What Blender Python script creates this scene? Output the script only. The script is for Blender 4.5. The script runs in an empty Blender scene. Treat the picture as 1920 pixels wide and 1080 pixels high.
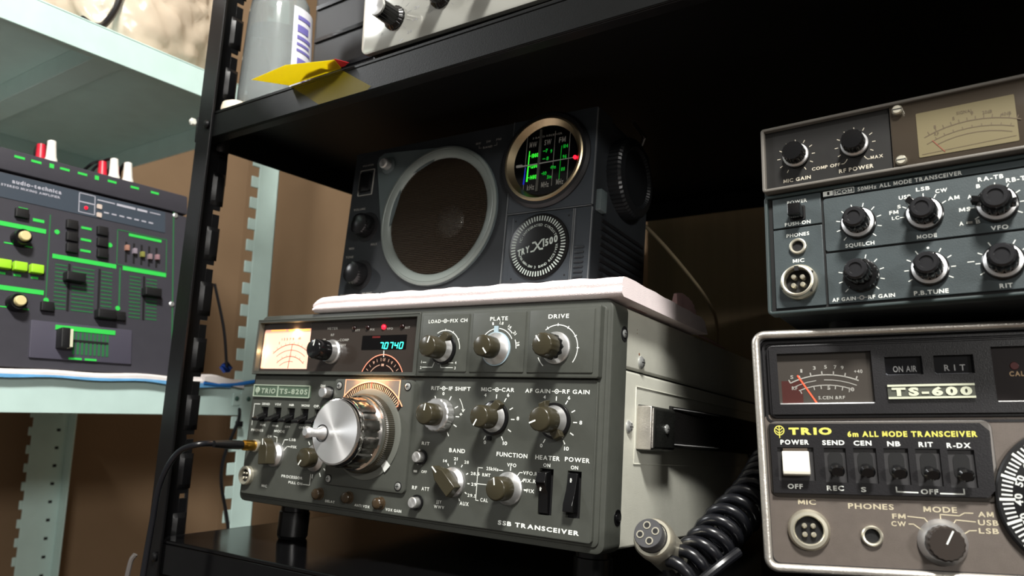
import bpy, bmesh, math, random
from mathutils import Vector, Matrix, Euler, noise
random.seed(7)
PI = math.pi
sc = bpy.context.scene
COL = sc.collection

# ------------------------------------------------------------------ camera
cd = bpy.data.cameras.new('camera'); cam = bpy.data.objects.new('camera', cd); COL.objects.link(cam)
cd.sensor_width = 36; cd.lens = 1422.4/1920*36; cd.clip_start = .01; cd.clip_end = 50
R3 = Matrix(((.8241, .0672, .5625), (.5658, -.1471, -.8113), (.0282, .9868, -.1592)))
cam.matrix_world = Matrix.Translation((.5468, -.4033, .0786)) @ R3.to_quaternion().to_matrix().to_4x4()
cd.dof.use_dof = True; cd.dof.focus_distance = .47; cd.dof.aperture_fstop = 11
sc.camera = cam

# ------------------------------------------------------------------ world, lamps, exposure
w = bpy.data.worlds.new('room'); sc.world = w; w.use_nodes = True
w.node_tree.nodes['Background'].inputs[0].default_value = (1, .96, .9, 1)
w.node_tree.nodes['Background'].inputs[1].default_value = .17
def area(name, loc, target, sx, sy, power, col):
    l = bpy.data.lights.new(name, 'AREA'); l.shape = 'RECTANGLE'; l.size = sx; l.size_y = sy; l.energy = power; l.color = col
    o = bpy.data.objects.new(name, l); COL.objects.link(o); o.location = loc
    o.rotation_euler = (Vector(target)-Vector(loc)).to_track_quat('-Z', 'Y').to_euler(); return o
area('ceiling_lamp_light', (.95, -.95, 1.62), (.2, 0, .1), .30, .2, 78, (1, .98, .93))
area('left_ceiling_lamp_light', (-2.25, -1.52, 1.62), (-2.25, -1.52, 0), 2.4, .10, 95, (.97, .99, 1)).rotation_euler = (0, 0, math.atan2(.70, .71))
area('far_room_lamp_light', (3.2, -2.3, 1.0), (-.2, 0, .1), .5, .3, 50, (1, .97, .92))
vs = sc.view_settings; vs.view_transform = 'Standard'; vs.look = 'None'; vs.exposure = 0; vs.gamma = 1; vs.use_curve_mapping = False

# ------------------------------------------------------------------ materials
def lin(c):
    c = c/255; return c/12.92 if c <= .04045 else ((c+.055)/1.055)**2.4
def RGB(r, g, b): return (lin(r), lin(g), lin(b), 1)
MATS = {}
def mat(name, rgb, rough=.5, metal=0, var=.0, bump=0, scale=400, emit=0, trans=0, alpha=1, coat=0, spec=.5, aniso=0, ior=1.45):
    if name in MATS: return MATS[name]
    m = bpy.data.materials.new(name); m.use_nodes = True; nt = m.node_tree; N = nt.nodes; L = nt.links
    b = N['Principled BSDF']; c = RGB(*rgb)
    b.inputs['Base Color'].default_value = c; b.inputs['Roughness'].default_value = rough; b.inputs['Metallic'].default_value = metal
    b.inputs['Transmission Weight'].default_value = trans; b.inputs['Alpha'].default_value = alpha
    b.inputs['Coat Weight'].default_value = coat; b.inputs['Coat Roughness'].default_value = .1
    b.inputs['Specular IOR Level'].default_value = spec; b.inputs['IOR'].default_value = ior
    if emit: b.inputs['Emission Color'].default_value = c; b.inputs['Emission Strength'].default_value = emit
    if aniso:
        b.inputs['Anisotropic'].default_value = aniso
        t = N.new('ShaderNodeTangent'); t.direction_type = 'RADIAL'; t.axis = 'Y'; L.new(t.outputs[0], b.inputs['Tangent'])
    if var or bump:
        tc = N.new('ShaderNodeTexCoord'); n = N.new('ShaderNodeTexNoise'); n.inputs['Scale'].default_value = scale; n.inputs['Detail'].default_value = 4
        L.new(tc.outputs['Object'], n.inputs['Vector'])
        if var:
            n2 = N.new('ShaderNodeTexNoise'); n2.inputs['Scale'].default_value = scale*.06; n2.inputs['Detail'].default_value = 5
            L.new(tc.outputs['Object'], n2.inputs['Vector'])
            r = N.new('ShaderNodeValToRGB'); r.color_ramp.elements[0].position = .3; r.color_ramp.elements[1].position = .7
            r.color_ramp.elements[0].color = tuple(x*(1-var) for x in c[:3])+(1,); r.color_ramp.elements[1].color = tuple(min(1, x*(1+var)) for x in c[:3])+(1,)
            L.new(n2.outputs['Fac'], r.inputs['Fac']); L.new(r.outputs[0], b.inputs['Base Color'])
        if bump:
            bp = N.new('ShaderNodeBump'); bp.inputs['Strength'].default_value = bump; bp.inputs['Distance'].default_value = .0004
            L.new(n.outputs['Fac'], bp.inputs['Height']); L.new(bp.outputs[0], b.inputs['Normal'])
    MATS[name] = m; return m
def lamp_mat(name, rgb, s): return mat(name, rgb, .5, emit=s)

GREY8 = mat('olive_grey_paint', (66, 68, 63), .42, 0, .05, .12, 2500)
CAB8 = mat('pale_grey_cabinet_paint', (196, 196, 184), .5, 0, .03, .3, 1800)
CAP8 = mat('olive_brown_knob', (53, 49, 36), .24, 0, .03, 0)
SILV = mat('satin_aluminium', (215, 215, 215), .38, .9)
SPIN = mat('turned_aluminium', (222, 222, 220), .42, .85, aniso=.6)
CHROME = mat('chrome', (225, 222, 218), .12, 1)
WORNCHROME = mat('worn_chrome', (205, 200, 192), .38, .85, .12, .4, 900)
BLACKG = mat('glossy_black_plastic', (14, 14, 15), .18)
BLACKM = mat('matt_black_plastic', (20, 20, 22), .5, 0, .1, .1)
SMOKE = mat('smoked_acrylic_panel', (52, 46, 42), .12, 0, .12, 0, 120, coat=.3)
WHITE = mat('white_paint_print', (225, 228, 222), .5)
DIMW = mat('dim_print', (150, 148, 142), .5)
YELL = mat('yellow_print', (205, 198, 92), .5)
SCREW = mat('zinc_screw', (190, 192, 190), .35, .7)
RUB = mat('black_rubber', (16, 16, 17), .35, 0, .1, .1)
CORDM = mat('black_cord_jacket', (18, 19, 23), .28, 0, .1, 0)
BRASS = mat('brass_plug', (190, 145, 60), .3, 1)
NICK = mat('nickel', (215, 210, 192), .36, .85)
HOLE = mat('dark_recess', (5, 5, 6), .7)
BRUSHB = mat('antique_brass_ring', (176, 160, 130), .33, 1, aniso=.6)

# ------------------------------------------------------------------ mesh builder
_tc = {}
def glyph(ch, bold):
    k = (ch, bold)
    if k in _tc: return _tc[k]
    if ch == 'M':                                   # upright M drawn from four strokes
        t = .085+2*bold; W = .66; H = .73; V = []; F = []
        def q(*p): n = len(V); V.extend(p); F.append(tuple(range(n, n+len(p))))
        q((0, 0), (t, 0), (t, H), (0, H)); q((W-t, 0), (W, 0), (W, H), (W-t, H))
        q((0, H), (W/2-t*.6, .08), (W/2+t*.6, .08), (t*1.25, H)); q((W-t*1.25, H), (W/2-t*.6, .08), (W/2+t*.6, .08), (W, H))
        r = (V, F, W)
    else:
        c = bpy.data.curves.new('t', 'FONT'); c.body = ch; c.size = 1; c.offset = bold; c.resolution_u = 3
        o = bpy.data.objects.new('t', c); COL.objects.link(o)
        dg = bpy.context.evaluated_depsgraph_get(); me = bpy.data.meshes.new_from_object(o.evaluated_get(dg))
        V = [(v.co.x, v.co.y) for v in me.vertices]; F = [tuple(p.vertices) for p in me.polygons]
        bpy.data.objects.remove(o); bpy.data.curves.remove(c); bpy.data.meshes.remove(me)
        x0 = min(v[0] for v in V); x1 = max(v[0] for v in V); r = ([(v[0]-x0, v[1]) for v in V], F, x1-x0)
    _tc[k] = r; return r
def text_mesh(s, bold):
    V = []; F = []; x = 0
    for ch in s:
        if ch == ' ': x += .34; continue
        gv, gf, gw = glyph(ch, bold); n = len(V)
        V += [(a+x, b) for a, b in gv]; F += [tuple(i+n for i in f) for f in gf]; x += gw+.13
    return V, F, x-.13, .73
class MB:
    def __init__(s, world=False): s.v = []; s.f = []; s.world = world; s.M = None
    def add(s, V, F, M=None):
        n = len(s.v); M = M or s.M
        if M is not None: V = [tuple(M @ Vector(p)) for p in V]
        s.v += [tuple(p) for p in V]; s.f += [tuple(i+n for i in f) for f in F]; return s
    def box(s, a0, a1, b0, b1, c0, c1, M=None):
        V = [(a, b, c) for c in (c0, c1) for b in (b0, b1) for a in (a0, a1)]
        return s.add(V, [(0, 2, 3, 1), (4, 5, 7, 6), (0, 1, 5, 4), (2, 6, 7, 3), (0, 4, 6, 2), (1, 3, 7, 5)], M)
    def loft(s, loops, cap0=True, cap1=True, M=None):
        n = len(loops[0]); V = [p for l in loops for p in l]; F = []
        for k in range(len(loops)-1):
            for i in range(n): j = (i+1) % n; F.append((k*n+i, k*n+j, (k+1)*n+j, (k+1)*n+i))
        if cap0: F.append(tuple(reversed(range(n))))
        if cap1: F.append(tuple((len(loops)-1)*n+i for i in range(n)))
        return s.add(V, F, M)
    def rr(s, u0, u1, v0, v1, w0, w1, r=2, bev=0, n=5, M=None, back=False):
        def loop(ins, w):
            P = []; rr_ = max(r-ins, .01)
            for cx, cy, a0 in ((u1-ins-rr_, v1-ins-rr_, 0), (u0+ins+rr_, v1-ins-rr_, 90), (u0+ins+rr_, v0+ins+rr_, 180), (u1-ins-rr_, v0+ins+rr_, 270)):
                for k in range(n+1):
                    a = math.radians(a0+90*k/n); P.append((cx+rr_*math.cos(a), cy+rr_*math.sin(a), w))
            return P
        L = [loop(0, w0)]
        if bev: L += [loop(0, w1-bev), loop(bev*.3, w1-bev*.3), loop(bev, w1)]
        else: L += [loop(0, w1)]
        return s.loft(L, M=M)
    def frame(s, u0, u1, v0, v1, t, w0, w1, r=3, n=5, ri=None, bev=0, M=None):
        """rounded rectangular ring of width t"""
        def loop(ins, w, r):
            P = []
            for cx, cy, a0 in ((u1-ins-r, v1-ins-r, 0), (u0+ins+r, v1-ins-r, 90), (u0+ins+r, v0+ins+r, 180), (u1-ins-r, v0+ins+r, 270)):
                for k in range(n+1):
                    a = math.radians(a0+90*k/n); P.append((cx+r*math.cos(a), cy+r*math.sin(a), w))
            return P
        ri = ri if ri is not None else max(r-t, .3)
        L = [loop(0, w0, r), loop(0, w1-bev, r)]
        if bev: L += [loop(bev*.4, w1-bev*.3, max(r-bev*.4, .2)), loop(bev, w1, max(r-bev, .2)), loop(t-bev, w1, ri+bev*.3), loop(t-bev*.3, w1-bev*.4, ri+.1)]
        L += [loop(t, w1-bev, ri), loop(t, w0, ri), loop(0, w0, r)]
        return s.loft(L, False, False, M)
    def lathe(s, prof, u=0, v=0, n=32, fn=None, M=None, cap0=True, cap1=True):
        L = []
        for r, w_ in prof:
            L.append([(u+(fn(2*PI*i/n, r, w_) if fn else r)*math.cos(2*PI*i/n), v+(fn(2*PI*i/n, r, w_) if fn else r)*math.sin(2*PI*i/n), w_) for i in range(n)])
        return s.loft(L, cap0, cap1, M)
    def ring(s, prof, u, v, n=48, M=None):
        return s.lathe(prof+[prof[0]], u, v, n, None, M, False, False)
    def arc(s, u, v, r0, r1, a0, a1, w_, n=None):
        n = n or max(2, int(abs(a1-a0)/6)); V = []; F = []
        for i in range(n+1):
            a = math.radians(a0+(a1-a0)*i/n)
            for r in (r0, r1): V.append((u+r*math.cos(a), v+r*math.sin(a), w_))
        for i in range(n): F.append((2*i, 2*i+1, 2*i+3, 2*i+2))
        return s.add(V, F)
    def strip(s, pts, t, w_):
        for (a, b), (c, d) in zip(pts[:-1], pts[1:]):
            L = math.hypot(c-a, d-b) or 1; nx, ny = -(d-b)/L*t/2, (c-a)/L*t/2; ex, ey = (c-a)/L*t*.4, (d-b)/L*t*.4
            s.add([(a-ex-nx, b-ey-ny, w_), (c+ex-nx, d+ey-ny, w_), (c+ex+nx, d+ey+ny, w_), (a-ex+nx, b-ey+ny, w_)], [(0, 1, 2, 3)])
        return s
    def ticks(s, u, v, r0, r1, degs, t, w_):
        for d in degs:
            a = math.radians(d); s.strip([(u+r0*math.cos(a), v+r0*math.sin(a)), (u+r1*math.cos(a), v+r1*math.sin(a))], t, w_)
        return s
    def text(s, st, u, v, h, w_, width=None, bold=.0, rot=0, slant=0, al='c'):
        V, F, W, H = text_mesh(st, bold+.012)
        k = h/H; kx = (width/W) if width else k*1.08
        off = {'c': -W*kx/2, 'l': 0, 'r': -W*kx}[al]; ca, sa = math.cos(math.radians(rot)), math.sin(math.radians(rot)); P = []
        for x, y in V:
            X, Y = x*kx+off+slant*y*k, y*k
            P.append((u+X*ca-Y*sa, v+X*sa+Y*ca, w_))
        return s.add(P, F)
    def arctext(s, st, u, v, r, a_mid, h, w_, spread, inward=False, bold=0):
        n = len(st)
        for i, ch in enumerate(st):
            if ch == ' ': continue
            f = (i-(n-1)/2)*spread
            a = a_mid-f if not inward else a_mid+f
            ra = math.radians(a); rot = a-90 if not inward else a+90
            s.text(ch, u+r*math.cos(ra), v+r*math.sin(ra), h, w_, None, bold, rot)
        return s
    def tube(s, path, r, n=10, closed=False, M=None):
        P = [Vector(p) for p in path]; N = len(P); up = Vector((0, 0, 1)); L = []; prev = None
        for i in range(N):
            t = (P[min(i+1, N-1)]-P[max(i-1, 0)]); t = t.normalized() if t.length > 1e-9 else Vector((1, 0, 0))
            if prev is None:
                a = up if abs(t.dot(up)) < .9 else Vector((1, 0, 0)); x = t.cross(a).normalized()
            else: x = (prev-t*prev.dot(t)).normalized()
            prev = x; y = t.cross(x); rr = r[i] if isinstance(r, (list, tuple)) else r
            L.append([tuple(P[i]+x*rr*math.cos(2*PI*k/n)+y*rr*math.sin(2*PI*k/n)) for k in range(n)])
        return s.loft(L, True, True, M)
    def holes(s, u0, u1, v0, v1, w0, w1, H):
        us = sorted({u0, u1, *[x for h in H for x in h[:2]]}); vv = sorted({v0, v1, *[x for h in H for x in h[2:]]})
        for a, b in zip(us[:-1], us[1:]):
            run = None
            for c, d in zip(vv[:-1], vv[1:]):
                m = ((a+b)/2, (c+d)/2)
                if any(h[0] < m[0] < h[1] and h[2] < m[1] < h[3] for h in H):
                    if run: s.box(a, b, run[0], run[1], w0, w1); run = None
                else: run = (run[0], d) if run else (c, d)
            if run: s.box(a, b, run[0], run[1], w0, w1)
        return s
    def build(s, name, m, parent=None, bevel=0, smooth=35, label=None, kind=None, seg=2, sub=0, recalc=True):
        me = bpy.data.meshes.new(name)
        V = s.v if s.world else [(u/1000, -w_/1000, v/1000) for u, v, w_ in s.v]
        me.from_pydata(V, [], s.f); me.update()
        if recalc:
            bm = bmesh.new(); bm.from_mesh(me)
            closed = all(len(e.link_faces) > 1 for e in bm.edges)
            if closed: bmesh.ops.recalc_face_normals(bm, faces=bm.faces); bm.to_mesh(me)
            bm.free()
        if smooth:
            for p in me.polygons: p.use_smooth = len(p.vertices) < 7
            me.set_sharp_from_angle(angle=math.radians(smooth))
        me.materials.append(m)
        o = bpy.data.objects.new(name, me); COL.objects.link(o)
        if parent: o.parent = parent
        if bevel:
            b = o.modifiers.new('b', 'BEVEL'); b.width = bevel/1000 if not s.world else bevel; b.segments = seg; b.limit_method = 'ANGLE'; b.angle_limit = math.radians(40)
        if sub:
            q = o.modifiers.new('s', 'SUBSURF'); q.levels = sub; q.render_levels = sub
        if label: o['label'] = label
        if kind: o['kind'] = kind
        return o
def thing(name, label, cat, loc=(0, 0, 0), rot=(0, 0, 0), group=None):
    o = bpy.data.objects.new(name, None); COL.objects.link(o); o.empty_display_size = .02
    o.location = loc; o.rotation_euler = rot; o['label'] = label; o['category'] = cat
    if group: o['group'] = group
    return o
def tag(o, label, cat, group=None):
    o['label'] = label; o['category'] = cat
    if group: o['group'] = group
    return o
def axisM(p, d):
    """matrix taking +third axis to direction d at point p"""
    return Matrix.Translation(p) @ Vector(d).to_track_quat('Z', 'Y').to_matrix().to_4x4()
def spline(pts, n=8):
    P = [Vector(p) for p in pts]; P = [P[0]*2-P[1]]+P+[P[-1]*2-P[-2]]; out = []
    for i in range(1, len(P)-2):
        for k in range(n):
            t = k/n; a, b, c, d = P[i-1:i+3]
            out.append(tuple(.5*((2*b)+(c-a)*t+(2*a-5*b+4*c-d)*t*t+(3*b-a-3*c+d)*t**3)))
    out.append(tuple(P[-2])); return out
SHELF = -.033

# ------------------------------------------------------------------ the room
def wall_mat(name, c1, c2, sx, sz, rough=.8):
    m = bpy.data.materials.new(name); m.use_nodes = True; N = m.node_tree.nodes; L = m.node_tree.links; b = N['Principled BSDF']; b.inputs['Roughness'].default_value = rough
    tc = N.new('ShaderNodeTexCoord'); mp = N.new('ShaderNodeMapping'); mp.inputs['Scale'].default_value = (sx, sx, sz)
    n = N.new('ShaderNodeTexNoise'); n.inputs['Scale'].default_value = 3; n.inputs['Detail'].default_value = 6
    r = N.new('ShaderNodeValToRGB'); r.color_ramp.elements[0].position = .35; r.color_ramp.elements[1].position = .65
    r.color_ramp.elements[0].color = RGB(*c1); r.color_ramp.elements[1].color = RGB(*c2)
    L.new(tc.outputs['Object'], mp.inputs[0]); L.new(mp.outputs[0], n.inputs['Vector']); L.new(n.outputs['Fac'], r.inputs['Fac']); L.new(r.outputs[0], b.inputs['Base Color'])
    return m
WALL = wall_mat('tan_wall', (114, 92, 68), (126, 103, 78), 1.2, 1.2)
WOOD = wall_mat('striped_brown_wall', (132, 114, 88), (162, 140, 108), 9, .35)
MB(True).box(-.73, -.69, -.30, .53, -1.2, 1.8).build('wall_left', WALL, kind='structure')
MB(True).box(-.69, .17, .47, .53, -1.2, 1.8).build('wall_back', WALL, kind='structure')
MB(True).box(.17, 2.6, .426, .53, -1.2, 1.8).build('wall_rear', WOOD, kind='structure')
MB(True).box(-.73, 2.6, -2.5, .53, -1.24, -1.2).build('floor', mat('brown_floor', (96, 80, 66), .6, 0, .1), kind='structure')
MB(True).box(-.73, 2.6, -2.5, .53, 1.8, 1.84).build('ceiling', mat('white_ceiling', (210, 206, 198), .8), kind='structure')

# ------------------------------------------------------------------ black steel rack
RACK = mat('black_enamel_steel', (12, 12, 13), .36, 0, .15, .15, 900, spec=.3)
RACKT = mat('black_enamel_shelf_top', (11, 11, 12), .13, 0, .1, .05, 900, spec=.22)
rack = thing('shelf_rack', 'black enamelled steel rack of slotted angle posts with two shelves carrying the radios', 'shelf', (-.06, -.035, -.35), group='steel shelf racks')
ro = Vector((.06, .035, .35))
def T(x, y, z): return (x+ro.x, y+ro.y, z+ro.z)
def wb(mb, x0, x1, y0, y1, z0, z1, M=None): mb.box(x0+ro.x, x1+ro.x, y0+ro.y, y1+ro.y, z0+ro.z, z1+ro.z, M); return mb
XR = 1.05
for nm, zt, zb in (('upper_shelf', .331, .307), ('lower_shelf', SHELF, -.060)):
    m = MB(True); wb(m, -.058, XR, -.033, .417, zt-.003, zt)
    wb(m, -.058, XR, -.033, -.031, zb, zt-.003); wb(m, -.058, XR, .415, .417, zb, zt-.003)
    wb(m, -.060, -.058, -.033, .417, zb, zt); wb(m, XR-.002, XR, -.031, .415, zb, zt-.003)
    wb(m, -.058, XR, -.031, -.021, zb, zb+.0015)
    m.build('shelf', RACKT if nm == 'lower_shelf' else mat('black_enamel_upper', (9, 10, 10), .42, 0, .15, .15, 900, spec=.2), rack, bevel=.0008, label='glossy black lower shelf' if nm == 'lower_shelf' else 'black upper shelf')
def slotted_post(base, x, y, sx, sy, z0, z1, w1, w2, t, mt, parent, pitch=.025, lean=0, slot=(.011, .014), r0=None, name='post', corner=True):
    """angle post: one flange w1 wide along sx from (x,y), the other w2 wide along sy; the free edges carry open slots"""
    m = MB(True); M = Matrix.Translation(Vector((x, y, 0))-base) @ Matrix.Shear('XY', 4, (lean, 0)) if lean else Matrix.Translation(Vector((x, y, 0))-base)
    m.box(min(0, sx*w1), max(0, sx*w1), min(0, sy*t), max(0, sy*t), z0, z1, M)
    sw, sh = slot; z = z0; a, b = sorted((0, sy*(w2-sw))); m.box(min(0, sx*t), max(0, sx*t), a, b, z0, z1, M)
    a, b = sorted((sy*(w2-sw), sy*w2))
    while z < z1:
        m.box(min(0, sx*t), max(0, sx*t), a, b, z, min(z+pitch-sh, z1), M); z += pitch
    return m.build(name, mt, parent, bevel=.0005)
lean = math.tan(math.radians(2.25))
# post front-left: leans slightly; reference x at z=0 is -.0675
pf = MB(True); M = Matrix.Translation(ro) @ Matrix(((1, 0, lean, -.0678), (0, 1, 0, -.0345), (0, 0, 1, 0), (0, 0, 0, 1)))
pf.box(0, .022, 0, .0015, -.35, .8, M); pf.box(.0205, .0222, -.0012, .0015, -.35, .8, M)
pf.build('post', RACK, rack, bevel=.0006)
ps = MB(True)
ps.box(0, .0018, .0015, .024, -.35, .8, M); z = -.35
while z < .8:
    ps.box(0, .0018, .024, .031, z, z+.046, M); z += .05
    ps.loft([[tuple(M @ Vector(p)) for p in ((.0018, .020, a), (.0018, .033, a), (.0018+h, .030, a), (.0018+h, .023, a))] for a, h in ((z-.046, .0002), (z-.042, .003), (z-.020, .003), (z-.016, .0002))])
ps.build('post_flange', RACK, rack, bevel=.0008)
m = MB(True); wb(m, XR-.02, XR+.002, -.0345, -.033, -.35, .8); wb(m, XR, XR+.002, -.033, .0, -.35, .8); m.build('post', RACK, rack)
m = MB(True); wb(m, XR-.02, XR+.002, .4175, .419, -.35, .8); wb(m, XR, XR+.002, .385, .4175, -.35, .8); m.build('post', RACK, rack)
m = MB(True); wb(m, -.063, -.040, .4175, .419, -.35, .8); wb(m, -.063, -.0605, .385, .4175, -.35, .8); m.build('post', RACK, rack)
for z in (.319, -.047):
    m = MB(True); m.lathe([(.0038, 0), (.0038, .0015), (.0025, .0028), (.001, .003)], 0, 0, 16, M=axisM(Vector(T(-.052+z*.04, -.0349, z)), (0, -1, 0))); m.build('bolt', RACK, rack)
# gusset plate under the upper shelf corner
m = MB(True); wb(m, -.0585, -.057, -.031, .0, .275, .306); m.build('gusset', RACK, rack)

# ------------------------------------------------------------------ mint rack
MINT = mat('mint_enamel_steel', (186, 210, 205), .45, 0, .04, .05, 600)
gro = Vector((-.2, .168, -1.2))
grack = thing('shelf_rack', 'pale mint green steel rack of toothed angle posts along the left wall', 'shelf', gro, group='steel shelf racks')
def gb(m, x0, x1, y0, y1, z0, z1): m.box(x0-gro.x, x1-gro.x, y0-gro.y, y1-gro.y, z0-gro.z, z1-gro.z); return m
for zt, zb in ((.0985, .064), (.4475, .4150)):
    m = MB(True); gb(m, -.64, -.2015, -.30, .160, zt-.002, zt); gb(m, -.2035, -.2015, -.30, .160, zb, zt-.002); gb(m, -.64, -.638, -.30, .160, zb, zt-.002)
    gb(m, -.638, -.2035, .158, .160, zb, zt-.002); gb(m, -.212, -.2035, -.30, .158, zb, zb+.0015)
    for y in (-.25, -.05): gb(m, -.638, -.2035, y, y+.03, zb+.008, zt-.002)
    m.build('shelf', MINT, grack, bevel=.0008)
def gpost(x, y, sx, name='post'):
    m = MB(True); t = .0018
    # flange in the x plane, free edge (towards -y) toothed
    gb(m, min(x, x+sx*t), max(x, x+sx*t), y-.028, y, -1.2, 1.3)
    gb(m, min(x, x-.034*sx*-1), max(x, x-.034*sx*-1), y-t, y, -1.2, 1.3)
    z = -1.2
    while z < 1.3: gb(m, min(x, x+sx*t), max(x, x+sx*t), y-.038, y-.028, z, z+.0135); z += .0255
    return m.build(name, MINT, grack, bevel=.0006)
gpost(-.2, .168, -1)
# rear post: flat flange facing the room with a row of round holes
m = MB(True); x = -.64; gb(m, x-.002, x, .118, .168, -1.2, 1.3); gb(m, x, x+.02, .166, .168, -1.2, 1.3)
z = -1.2
while z < 1.3: gb(m, x-.002, x, .113, .118, z, z+.012); z += .0255
m.build('post', MINT, grack, bevel=.0006)
m = MB(True); z = -.2
while z < .1: gb(m, x, x+.0004, .151, .156, z, z+.004); z += .0255
m.build('post_holes', HOLE, grack)
for yy, zz in ((.1345, .083), (.150, .083), (.1345, .43), (.150, .43)):
    m = MB(True); m.lathe([(.0026, 0), (.0026, .001), (.0015, .0022)], 0, 0, 14, M=axisM(Vector((-.2, yy, zz))-gro, (1, 0, 0))); m.build('bolt', mat('dark_green_bolt', (60, 92, 84), .5), grack)
m = MB(True); m.lathe([(.0045, 0), (.0045, .002), (.003, .0035)], 0, 0, 6, M=axisM(Vector((-.2, .048, .3815))-gro, (1, 0, 0))); m.build('bolt', mat('white_bolt', (215, 215, 205), .4), grack, label='white bolt on the beam of the upper shelf')

# ------------------------------------------------------------------ mixer on the mint rack
mx = thing('audio_mixer', 'dark grey mixing console with green printed markings propped upright on the mint shelf', 'mixer', (-.205, -.25, .104), (-.15, 0, PI/2))
MXB = mat('charcoal_mixer_panel', (52, 51, 58), .55, 0, .05, .15, 1500); GRN = mat('green_panel_print', (50, 190, 75), .5); GRND = mat('faint_green_print', (38, 100, 58), .5)
q = MB(); q.loft([[(u, 0, 0), (u, 9.6, -60), (u, 182, -60), (u, 182, 0)] for u in (-10, 322)]); q.build('body', MXB, mx, bevel=1)
MB().rr(-10, 322, 184, 206, -60, 1.5, 2, 1).build('connector_strip', MXB, mx)
MB().rr(60, 296, 157, 181, 0, .5, 1).build('display_strip', mat('slate_inlay', (58, 66, 76), .4), mx)
m = MB()
for u0, u1, v in ((60, 175, 132), (60, 176, 71.7), (182, 243.6, 109.3), (250.5, 298, 109.2)): m.box(u0, u1, v-2.2, v+2.2, 0, .4)
m.box(187, 243.5, 37.5, 42, 2.2, 2.8)
for u in (147.6, 162.3, 188.6, 205.7, 235.8, 260.1, 282.7): m.box(u-4.5, u+4.5, 198.6, 201, 1.5, 1.8)
for u in (176.3, 220): m.box(u-2, u+2, 197.5, 202, 1.5, 1.8)
for u, v in ((212.5, 143.7), (212.5, 131.4), (212.5, 120)): m.box(u-5, u+5, v-1.2, v+1.2, 0, .4)
for u, v in ((185, 134), (236.5, 131), (178.5, 65), (246.5, 66), (188, 12), (235, 12)): m.lathe([(2.4, 0), (2.4, .4)], u, v, 12)
m.box(200, 212, 10, 12, 2.2, 2.8); m.box(215, 226, 10, 12, 2.2, 2.8); m.box(150, 158, 149, 151, 0, .4); m.box(163, 173, 140, 143, 0, .4); m.box(256, 292, 145, 148, 0, .4)
for u in (144, 160): m.box(u-4, u+4, 113.5, 114.7, 0, .4); m.box(u-4, u+4, 53.6, 54.6, 0, .4)
for u in (139.9, 152.7, 167.5): m.box(u-3, u+3, 84, 86, 0, .4)
m.build('green_markings', GRN, mx, label='bright green bars and dots')
m = MB()
for u0, u1, ex in ((185, 196, 0), (201, 222, 0), (229, 240, 0), (258, 270, 0), (276, 288, 0)):
    for k in range(12): m.box(u0, u1, 58+k*3.9, 59.2+k*3.9, 0, .3)
for u in (178.2,): m.box(u-.5, u+.5, 62, 150, 0, .3)
m.box(247, 248.5, 66, 109, 0, .3); m.box(305.4, 306.6, 17, 188, 0, .3)
m.strip([(244, 149.5), (298, 149.5), (298, 112), (244, 112), (244, 149.5)], .9, .3)
for k in range(9): m.box(203+k*4, 205.2+k*4, 15, 37, 2.2, 2.6)
m.build('scale_markings', GRND, mx, label='dim green fader scales')
m = MB(); 
for u in (198, 227, 273.5): MB().box(u-1, u+1, 57, 104, 0, .5).build('fader_slot', HOLE, mx)
MB().box(199, 237, 27, 29.4, 2.2, 2.7).build('fader_slot', HOLE, mx)
for k in range(5): MB().box(252.5+k*8.3, 254.5+k*8.3, 116, 138, 0, .4).build('slider_slot', HOLE, mx)
MB().rr(166, 261, 9.5, 44.5, 0, 2.2, 1, .4).build('crossfader_plate', mat('dark_violet_plate', (70, 68, 80), .4), mx)
for u, v in ((201.2, 90), (232, 57), (279.7, 86.6)):
    MB().rr(u-9, u+9, v-4.5, v+4.5, .5, 9, 1, 1).build('fader_knob', BLACKM, mx)
m = MB().rr(188, 196, 19, 38, 2.2, 13, 1, 1).build('crossfader_knob', BLACKM, mx); MB().box(196, 198.5, 20, 37, 3, 12.5).build('indicator', mat('cream_plastic', (200, 200, 175), .4), m)
for u, v in ((197.7, 143.8), (198.2, 131.4), (198.6, 119.8), (227.5, 143.6), (227.9, 131.6), (228.3, 120)):
    MB().rr(u-5.2, u+5.2, v-4.6, v+4.6, 0, 4, .6, .5).build('push_button', BLACKM, mx)
for u, v in ((152.4, 144.8), (179, 58.6), (247.7, 57.7)):
    MB().rr(u-5.5, u+5.5, v-4.5, v+4.5, 0, 4, .6, .5).build('push_button', BLACKM, mx)
for u in (139.9, 153.3, 167.5):
    MB().rr(u-5.6, u+5.6, 88.5, 97, 0, 6, .8, 1).build('push_button', mat('lime_button', (150, 205, 45), .4), mx, label='lime green push button')
for u, v in ((152.5, 120), (152, 58.5)):
    k = MB().lathe([(8, 0), (7.4, 9), (6.6, 10)], u, v, 24).build('rotary_knob', BLACKG, mx); MB().lathe([(5, 10), (4.6, 13), (4, 13.5)], u, v, 20).build('knob_cap', mat('beige_cap', (205, 190, 140), .4), k)
for k, c in enumerate(((150, 110, 95), (130, 120, 130), (120, 120, 60), (130, 110, 115), (135, 105, 110))):
    u = 253.5+k*8.3; v = (131, 129, 127, 126, 127)[k]
    MB().rr(u-1.8, u+1.8, v-3, v+3, 0, 4, .6, .4).build('equalizer_slider', mat('slider_%d' % k, c, .4), mx)
m = MB(); m.strip([(204, 179.5), (219.5, 179.5), (219.5, 159.5), (204, 159.5), (204, 179.5)], .8, .8); m.strip([(204, 170.5), (219.5, 170.5)], 1.2, .8)
for k in range(7): m.box(229+k*8, 234+k*8, 164, 165.4, .5, .8)
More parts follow.
